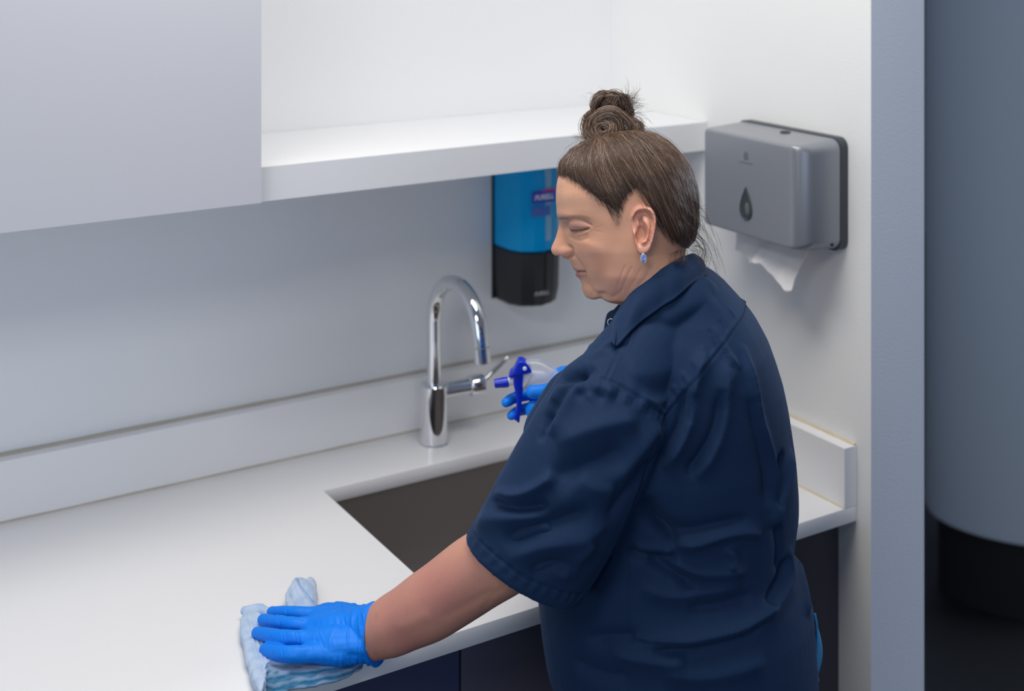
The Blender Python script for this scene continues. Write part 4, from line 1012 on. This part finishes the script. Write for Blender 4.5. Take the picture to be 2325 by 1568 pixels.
def comb(root, lift=.0004, n=18, wav=0., frac=1.0, bend=0.):
    c_ = HO+HF*(-.040)+HU*(-.02)           # middle of the skull
    a = root-c_; b = BU3+HU*.006+pr.normal(size=3)*.009-c_; la, lb = np.linalg.norm(a), np.linalg.norm(b); a /= la; b /= lb; om = math.acos(np.clip(a@b, -1, 1)); out = []
    side_ = np.cross(a, b); side_ /= np.linalg.norm(side_)+1e-9; phs = pr.uniform(0, 6)
    for i in range(n):
        s = i/(n-1)*frac; v = (math.sin((1-s)*om)*a+math.sin(s*om)*b)/max(math.sin(om), 1e-4); v = v+side_*(wav*math.sin(s*7+phs)*math.sin(math.pi*s)+bend*math.sin(math.pi*s)); v /= np.linalg.norm(v)
        r = htree.ray_cast(Vector(c_+v*.25), Vector(-v))
        q = np.array(r[0]) if r[0] is not None else c_+v*(la*(1-s)+lb*s)
        if r[0] is not None and (q-c_)@v < .02: q = c_+v*(la*(1-s)+lb*s)
        out.append(q+v*(lift*(1+.5*math.sin(s*5+phs))))
    return out
rootsA = np.nonzero((sg > -5+3*np.abs(wob(V0h, 400, 6, 2))) & (sg < 18))[0]
P1 = [comb(V0h[i]+pr.normal(size=3)*.0006, pr.uniform(.0001, .0012), wav=.012) for i in pr.choice(rootsA, 3400)]
P2 = [comb(cv[i], pr.uniform(.0001, .0010), wav=.02, frac=pr.uniform(.6, 1), n=16) for i in pr.choice(rootsB, 3000)]
P12 = [p for p in P1+P2 if np.linalg.norm(np.diff(np.array(p), axis=0), axis=1).max() < .016]
strands('combed_strands', P12, pr.uniform(.00014, .00032, len(P12)), M['hair'], hair)
P3 = [comb(cv[i], pr.uniform(.001, .002), wav=.02, frac=pr.uniform(.5, 1)) for i in pr.choice(rootsB, 700)]
strands('lighter_strands', P3, pr.uniform(.00010, .00020, len(P3)), M['hair2'], hair, light=.35, tone=1.2)
P4 = [comb(cv[i], pr.uniform(.002, .006), wav=.09, frac=pr.uniform(.5, 1), bend=pr.normal()*.08) for i in pr.choice(rootsB, 90)]
# fine baby hair past the hairline at temple and nape
for _ in range(420):
    t = pr.uniform(0, 1); i = int(t*(len(HL)-1)); x, y = HL[i]+pr.normal(size=2)*3+np.array([0, 3]); q = hit(headtree, x, y, .0004)
    if q is None: continue
    d = (BU3-q); d /= np.linalg.norm(d); L_ = pr.uniform(.006, .020); P4.append([q+d*L_*s+HS*(.0015*s)+HF*pr.normal()*.0002 for s in np.linspace(0, 1, 6)])
strands('fine_hair', P4, pr.uniform(.00009, .00016, len(P4)), M['hair'], hair)
# bun: locks winding round each other
def H3(x, y, s): f_, u_ = hp(x, y, s); return hw(f_, u_, s)[0]
def ringlock(cx, cy, rx, ry, s0, ds, a0, a1, n=16, tilt=0.):
    out = []
    for k in range(n):
        a = radians(a0+(a1-a0)*k/(n-1)); x = cx+rx*cos(a)*cos(tilt)-ry*sin(a)*sin(tilt); y = cy+rx*cos(a)*sin(tilt)+ry*sin(a)*cos(tilt); out.append(H3(x, y, s0+ds*sin(a*.9+1)))
    return out
guides = [ # (path, bundle radius mm, strands, streaked?)
 (ringlock(1366,290,33,30,.014,.003,200,560), 6.5, 120, 0), (ringlock(1366,292,22,20,.020,.003,120,500), 5.5, 100, 1), (ringlock(1368,294,12,11,.022,.002,0,380), 4.5, 70, 0),
 (ringlock(1378,302,34,22,.004,.008,170,420), 6, 110, 0), (ringlock(1374,302,34,22,-.012,.006,-20,340), 7, 140, 0), (ringlock(1424,291,23,17,.004,.006,-160,180,18), 3.2, 60, 1), (ringlock(1428,292,30,22,.0,.006,-120,170,18), 2.6, 40, 1),
 (ringlock(1366,288,34,32,-.014,.006,0,360), 8, 150, 0),
 ([H3(1350,320,.012),H3(1345,285,.020),H3(1358,262,.022),H3(1385,252,.022),H3(1410,262,.018),H3(1432,285,.012),H3(1430,310,.006)], 6, 110, 1),
 ([H3(1352,262,.010),H3(1348,240,.014),H3(1356,222,.014),H3(1372,214,.010),H3(1385,222,.008),H3(1388,245,.006)], 6, 90, 0),
 ([H3(1362,262,-.004),H3(1360,236,.002),H3(1378,220,.010),H3(1396,217,.012),H3(1410,228,.010),H3(1412,250,.006)], 6.5, 100, 0),
 ([H3(1395,262,.008),H3(1392,240,.012),H3(1400,220,.012),H3(1420,224,.006),H3(1424,245,.002),H3(1415,265,0)], 6, 90, 0),
 ([H3(1372,250,-.01),H3(1395,240,-.008),H3(1420,245,-.006),H3(1428,262,-.004),H3(1412,280,-.002)], 8, 110, 0),
 ([H3(1370,262,.016),H3(1392,262,.019),H3(1408,276,.017),H3(1414,298,.012),H3(1402,318,.008)], 5, 80, 1),
 ([H3(1392,268,.014),H3(1420,270,.010),H3(1442,285,.006),H3(1455,305,.002),H3(1440,318,0)], 4, 55, 1),
 ([H3(1400,310,.004),H3(1425,316,.003),H3(1448,300,.002),H3(1440,285,0)], 4.5, 60, 0),
 ([H3(1345,322,.0),H3(1372,330,.016),H3(1400,330,.016),H3(1425,322,.008)], 5, 80, 0),
]
PA, PB = [], []
for path, br_, ns_, st_ in guides:
    G = np.array(smoothpoly(path, 3)); G0 = G; T = np.gradient(G, axis=0); T /= np.linalg.norm(T, axis=1)[:, None]
    a = np.cross(T, HS+.02*HU); a /= np.linalg.norm(a, axis=1)[:, None]; b = np.cross(T, a)
    for k in range(ns_):
        r = br_*mm*math.sqrt(pr.uniform(.05, 1)); th_ = pr.uniform(0, 6.28); tw = pr.uniform(1.0, 2.2); s = np.linspace(0, 1, len(G)); env = (.55+.45*np.sin(np.pi*s))*(1+.25*np.sin(s*pr.uniform(4,12)+pr.uniform(0,6))); c_ = np.cos(th_+tw*s); d_ = np.sin(th_+tw*s)
        G = G0+np.cumsum(pr.normal(size=(len(G0), 3))*.00022, axis=0); (PB if pr.uniform() < (.7 if st_ else .22) else PA).append(G+a*(r*env*c_)[:, None]+b*(r*env*d_)[:, None]*.8)
bun_core = remesh([blob(H3(1366, 292, .008), (.010, .010, .010), [HF, HU, HS]), blob(H3(1368, 291, 0), (.017, .017, .010), [HF, HS, HU] if False else [HF, HU, HS]), blob(H3(1380, 304, 0), (.018, .010, .013), [HF, HU, HS]), blob(H3(1382, 243, 0), (.014, .012, .007), [HF, HU, HS]), blob(H3(1405, 245, 0), (.010, .010, .005), [HF, HU, HS]), blob(H3(1390, 322, 0), (.026, .008, .020), [HF, HU, HS])], .002, 6)
bun = link('bun', bun_core, M['hair'], hair); 
strands('bun_strands', PA, pr.uniform(.00022, .00045, len(PA)), M['hair'], hair, light=.28, tone=1.2); strands('bun_highlights', PB, pr.uniform(.00018, .00036, len(PB)), M['hair2'], hair, light=.8, tone=1.25)
# loose ends of the knot, forehead flyaways and long wisps at the nape
PW_ = []
for _ in range(150):
    a = pr.uniform(-60, 25); st = H3(1418+pr.normal()*6, 245+pr.normal()*13, pr.normal()*.005); L_ = pr.uniform(.012, .030); d0 = -HF*cos(radians(a))+HU*sin(radians(-a))*.9; pt_ = []; cur = pr.normal()*.6+.5
    for s in np.linspace(0, 1, 9): aa = radians(a)*-1+cur*s; pt_.append(st+(-HF*cos(aa*.9)+HU*sin(aa*.9))*L_*s+HS*pr.normal()*.0003)
    PW_.append(pt_)
for _ in range(60):
    st = H3(1380+pr.normal()*22, 222+pr.normal()*6, pr.normal()*.006); L_ = pr.uniform(.006, .016); a = pr.uniform(.3, 2.8); c_ = pr.normal()*1.5
    PW_.append([st+(-HF*cos(a+c_*s)+HU*sin(a+c_*s))*L_*s for s in np.linspace(0, 1, 7)])
for _ in range(16):
    st = H3(1345+pr.normal()*6, 318+pr.normal()*4, pr.normal()*.01); L_ = pr.uniform(.012, .03); PW_.append([st+HF*L_*s+HU*(.004*s*(1-s)+.004*s) for s in np.linspace(0, 1, 7)])
for _ in range(120):
    st = H3(1425+pr.normal()*10, 288+pr.normal()*12, .006+pr.normal()*.004); L_ = pr.uniform(.01, .026); PW_.append([st-HF*(L_*s)+HU*(.006*math.sin(s*2.6)-.010*s*s)+HS*.002*s for s in np.linspace(0, 1, 8)])
nap = [[(1572,500),(1600,520),(1622,560),(1640,600),(1652,645)], [(1575,520),(1600,548),(1618,585),(1628,620),(1650,640)], [(1570,540),(1592,560),(1600,590),(1588,615)], [(1576,480),(1602,500),(1626,540),(1636,580)], [(1572,555),(1594,560),(1606,585),(1600,612),(1590,606)], [(1570,530),(1596,545),(1612,575),(1606,610),(1622,622)], [(1565,565),(1580,572),(1590,592),(1592,612)], [(1578,460),(1600,478),(1612,505),(1620,530)]]
for p in nap:
    for _ in range(9 if p[0][1] > 490 else 4):
        dx, dy, ds = pr.normal()*5, pr.normal()*7, pr.normal()*.012; sc = pr.uniform(.55, 1.05); P = np.array(p, float); q = P[0]+(P-P[0])*sc+np.outer(np.linspace(0, 1, len(P)), [dx, dy])+pr.normal(size=2)*2
        PW_.append(smoothpoly([H3(x, y, .012+ds) for x, y in q], 5))
for _ in range(30):   # strands lying over the collar
    x = 1548+pr.normal()*10; P = [(x, 566), (x-3+pr.normal()*3, 590), (x-6+pr.normal()*6, 612), (x-2+pr.normal()*8, 632)]; q0 = H3(x, 566, .045)
    pts_ = [q0]+[A(px_, py_, 1.622+.012*k_+pr.normal()*.002) for k_, (px_, py_) in enumerate(P[1:])]; PW_.append(smoothpoly(pts_, 5))
for _ in range(40):
    st = H3(1572+pr.normal()*4, pr.uniform(470, 570), .02+pr.normal()*.02); a = pr.uniform(-1.2, .3); L_ = pr.uniform(.006, .02); PW_.append([st+(-HF*cos(a*s)+HU*sin(a*s)*1.2)*L_*s for s in np.linspace(0, 1, 7)])
strands('loose_wisps', PW_, pr.uniform(.00010, .00020, len(PW_)), M['hair'], hair)

# ------------------------------------------------------------------- spray bottle held over the sink
sb = empty('spray_bottle', tuple(A(1256, 1250, 1.90)), 'trigger spray bottle with dark blue trigger and clear head, held in the far gloved hand', 'spray bottle')
M['cobalt'] = mat('cobalt_plastic', (.0, .022, .50), .28); M['wplast'] = mat('white_plastic', (.78, .80, .86), .35)
M['shroud'] = mat('clear_shroud', (.92, .95, 1.0), .12, IOR=1.45) if False else mat('clear_shroud', (.93, .95, 1.0), .10)
bs = M['shroud'].node_tree.nodes['Principled BSDF']; bs.inputs['Transmission Weight'].default_value = .72; bs.inputs['IOR'].default_value = 1.2
SDp = 1.90
def extr(name, outline, th, m, parent, dc=SDp, bev=.0016, per=3, hollow=False):
    P = smoothpoly(list(outline)+[outline[0]], per)[:-1] if per > 1 else outline
    bm = bmesh.new(); fr = [bm.verts.new(A(x, y, dc-th/2)) for x, y in P]; bk_ = [bm.verts.new(A(x, y, dc-th/2)+FW*th) for x, y in P]
    n = len(P)
    for i in range(n): bm.faces.new([fr[i], fr[(i+1) % n], bk_[(i+1) % n], bk_[i]])
    bm.faces.new(fr); bm.faces.new(bk_[::-1]); bmesh.ops.recalc_face_normals(bm, faces=bm.faces)
    es = [e for e in bm.edges if (e.verts[0] in fr and e.verts[1] in fr) or (e.verts[0] in bk_ and e.verts[1] in bk_)] if False else [e for e in bm.edges if len(e.link_faces) == 2 and max(len(f.verts) for f in e.link_faces) > 4]
    bmesh.ops.bevel(bm, geom=es, offset=bev, segments=3, profile=.5, affect='EDGES')
    return bm_obj(name, bm, m, parent, smooth=True, auto=40)
tail = [(1189,825),(1210,821.5),(1230,825),(1248,835),(1264,846),(1269,854),(1266,861),(1254,866),(1250,873),(1240,879),(1222,882),(1204,882),(1187,884),(1187,850)]
extr('shroud', tail, .021, M['shroud'], sb, bev=.004)
body_ = extr('pump_body', [(1190,853),(1200,846),(1222,843),(1240,848),(1243,858),(1240,864),(1200,870),(1190,868)], .010, M['wplast'], sb, bev=.002)
extr('hood', [(1155,857),(1159,849),(1166,843),(1171,833),(1176,823),(1184,821),(1196,826),(1203,835),(1207,845),(1196,849),(1184,851),(1172,853),(1164,858)], .0235, M['cobalt'], sb)
extr('trigger', [(1166,852),(1178,848),(1189,851),(1190,866),(1187,880),(1186,900),(1184,925),(1181,945),(1179,960),(1172,956),(1166,950),(1171,935),(1173,915),(1171,895),(1166,875)], .017, M['cobalt'], sb)
bm = lathe(bmesh.new(), [(.0060, 0), (.0072, .001), (.0072, .008), (.0066, .012), (.0062, .020), (.0050, .0205)], A(1155, 866.5, SDp), axis=tuple(-RT*1-UP*.12), n=32); bm_obj('nozzle', bm, M['cobalt'], sb, smooth=True, auto=40)
bm = lathe(bmesh.new(), [(.0056, 0), (.0056, .010)], A(1167, 864, SDp), axis=tuple(-RT*1-UP*.1), n=28); bm_obj('nozzle_collar', bm, M['wplast'], sb, smooth=True, auto=40)
bm = lathe(bmesh.new(), [(.0029, 0), (.0029, .0012), (.002, .0016)], A(1191.5, 836, SDp-.0123), axis=tuple(-FW), n=20); bm_obj('pivot_pin', bm, M['wplast'], sb, smooth=True, auto=40)
extr('frame', [(1162,866),(1172,868),(1175,884),(1225,880),(1240,878),(1240,884),(1175,889),(1170,889)], .008, M['wplast'], sb, bev=.0008)
bx = A(1256, 885, 1.905)
M['bottle'] = mat('translucent_bottle', (.80, .85, .92), .25); M['bottle'].node_tree.nodes['Principled BSDF'].inputs['Transmission Weight'].default_value = .5
zt_ = bx[2]; bm = lathe(bmesh.new(), [(.013, 0), (.0145, -.001), (.0145, -.018), (.0135, -.0195)], (bx[0], bx[1], zt_), n=36); bm_obj('screw_cap', bm, M['cobalt'], sb, smooth=True, auto=40)
zb = H+.012-zt_ if False else (H+.028)-zt_
bm = lathe(bmesh.new(), [(.0115, -.018), (.0115, -.036), (.014, -.050), (.024, -.070), (.031, -.090), (.033, -.105), (.033, zb+.006), (.030, zb)], (bx[0]+.004, bx[1], zt_), n=44); bm_obj('bottle', bm, M['bottle'], sb, smooth=True, auto=40)

# ------------------------------------------------------------------- microfibre cloth under the hand
def slab(poly, z0, z1, per=5, wavy=.0012, seed=0):
    P = [atz(x, y, H+z1) for x, y in smoothpoly(list(poly)+[poly[0]], per)[:-1]]; P = np.array(P); P[:, 2] = 0; c = P.mean(0); n = len(P)
    r = np.random.default_rng(seed); s = np.arange(n)/n*6.283
    w1 = wavy*(np.sin(s*9+seed)+.7*np.sin(s*17+2*seed)+.5*np.sin(s*29)); d = P-c; d /= np.linalg.norm(d, axis=1)[:, None]; P = P+d*w1[:, None]
    R = []; h = z1-z0
    for ins, z in ((h*.5, z0), (h*.12, z0+h*.15), (0, z0+h*.5), (h*.12, z0+h*.85), (h*.5, z1)):
        q = P-d*ins; q[:, 2] = H+z+.0006*np.sin(s*13+seed)*(z > z0+h*.2); R.append(q)
    q = c+(R[-1]-c)*.5; q[:, 2] = H+z1; R.append(q)
    return rings(R)
L1 = [(590,1560),(570,1500),(562,1440),(600,1400),(700,1390),(790,1420),(824,1496),(800,1524),(740,1546),(680,1556),(630,1566)]
L2 = [(596,1548),(576,1490),(566,1440),(600,1400),(700,1390),(790,1425),(822,1490),(796,1516),(730,1534),(670,1542),(620,1552)]
L3 = [(598,1533),(580,1490),(566,1440),(600,1400),(700,1390),(780,1420),(812,1484),(780,1506),(720,1518),(660,1524),(620,1532)]
L4 = [(547,1388),(556,1378),(575,1377),(600,1392),(640,1398),(700,1400),(760,1430),(806,1474),(772,1490),(700,1500),(640,1500),(606,1508),(598,1530),(600,1550),(592,1563),(580,1552),(566,1508),(552,1460),(544,1420)]
cl = remesh([slab(L1, .0006, .0062, seed=1), slab(L2, .0054, .0112, seed=2), slab(L3, .0104, .0160, seed=3), slab(L4, .0006, .0196, seed=4, wavy=.0008),
             capsule([atz(690, 1410, H+.010), atz(690, 1375, H+.017), atz(685, 1345, H+.020), atz(682, 1325, H+.016)], [.010, .0150, .0165, .010], flat=.8, fdir=UP),
             capsule([atz(700, 1400, H+.010), atz(706, 1362, H+.016), atz(706, 1330, H+.014), atz(704, 1318, H+.010)], [.009, .0085, .0075, .005]),
             capsule([atz(668, 1385, H+.012), atz(662, 1350, H+.014), atz(675, 1318, H+.013)], [.009, .0075, .0055]),
             capsule([atz(556, 1386, H+.012), atz(590, 1386, H+.012), atz(612, 1395, H+.010)], [.006, .0085, .006])], .0014, 4)
V = getV(cl); N = getN(cl); PX = topx(V)
V[:, 2] = np.maximum(V[:, 2], H+.0006); D = .0007*wob(V, 120, 21, 3)+.00035*wob(V, 700, 22, 2)
D += line([(674,1312),(682,1330),(698,1350),(712,1368)], 2.5, -.0035, False)+line([(668,1325),(672,1345),(690,1370)], 2.0, -.0015)+line([(690,1325),(698,1345),(714,1365)], 2, -.002)
D += line([(600,1535),(596,1512),(610,1506),(660,1510),(720,1514)], 2.5, -.0018)
for k in range(7): D += line([(552+k*6, 1395+k*4), (566+k*6, 1440+k*4), (585+k*4, 1500)], 2.2, .0008*(1 if k % 2 else -1))
V = V+N*(D*np.clip((V[:, 2]-H-.001)/.003, 0, 1))[:, None]; V[:, 2] = np.maximum(V[:, 2], H+.0006); setV(cl, V)
PX = topx(V); z_ = V[:, 2]-H
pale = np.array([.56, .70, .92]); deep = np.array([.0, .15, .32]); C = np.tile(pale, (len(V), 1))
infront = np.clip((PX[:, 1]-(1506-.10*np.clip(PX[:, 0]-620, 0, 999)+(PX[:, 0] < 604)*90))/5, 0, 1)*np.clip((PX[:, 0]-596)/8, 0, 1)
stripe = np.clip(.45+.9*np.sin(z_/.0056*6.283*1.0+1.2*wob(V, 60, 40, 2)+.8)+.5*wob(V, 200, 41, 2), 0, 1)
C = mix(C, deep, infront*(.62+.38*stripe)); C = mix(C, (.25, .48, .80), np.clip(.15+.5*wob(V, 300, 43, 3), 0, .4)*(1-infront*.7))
C = mix(C, (.16, .36, .68), line([(673,1312),(684,1332),(700,1352),(714,1370)], 2.2, .8, False))
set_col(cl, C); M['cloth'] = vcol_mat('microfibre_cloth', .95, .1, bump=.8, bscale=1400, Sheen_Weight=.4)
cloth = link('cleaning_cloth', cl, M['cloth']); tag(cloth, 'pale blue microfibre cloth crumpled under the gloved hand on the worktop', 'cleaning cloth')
# blue cloth tucked in the back pocket
bm = bmesh.new(); rowsN = 16; G = []
lft = smoothpoly([(1846,1392),(1846,1430),(1842,1480),(1838,1512),(1849,1550)], 4); rgt = smoothpoly([(1848,1392),(1858,1425),(1867,1465),(1866,1500),(1852,1552)], 4)
for i, (a, b) in enumerate(zip(lft, rgt)):
    row = []
    for j in range(9): s = j/8; p = a*(1-s)+b*s; row.append(bm.verts.new(A(p[0], p[1], 1.665+.014*math.sin(s*5+i*.25)+.02*s)))
    G.append(row)
for a, b in zip(G, G[1:]):
    for j in range(8): bm.faces.new([a[j], a[j+1], b[j+1], b[j]])
bmesh.ops.recalc_face_normals(bm, faces=bm.faces)
pc_ = bm_obj('pocket_cloth', bm, mat('blue_cloth', (.03, .24, .50), .9, bump=.5, bscale=900), smooth=True, auto=180)
md = pc_.modifiers.new('t', 'SOLIDIFY'); md.thickness = .003
tag(pc_, 'bright blue cloth corner sticking out of the back pocket of the woman', 'cleaning cloth')
# origin of the person at her feet
po = (hipL+hipR)/2; po[2] = 0; person.data.transform(Matrix.Translation(Vector(-po))); person.location = Vector(po)
for ch in person.children: ch.matrix_parent_inverse = Matrix.Translation(Vector(-po))
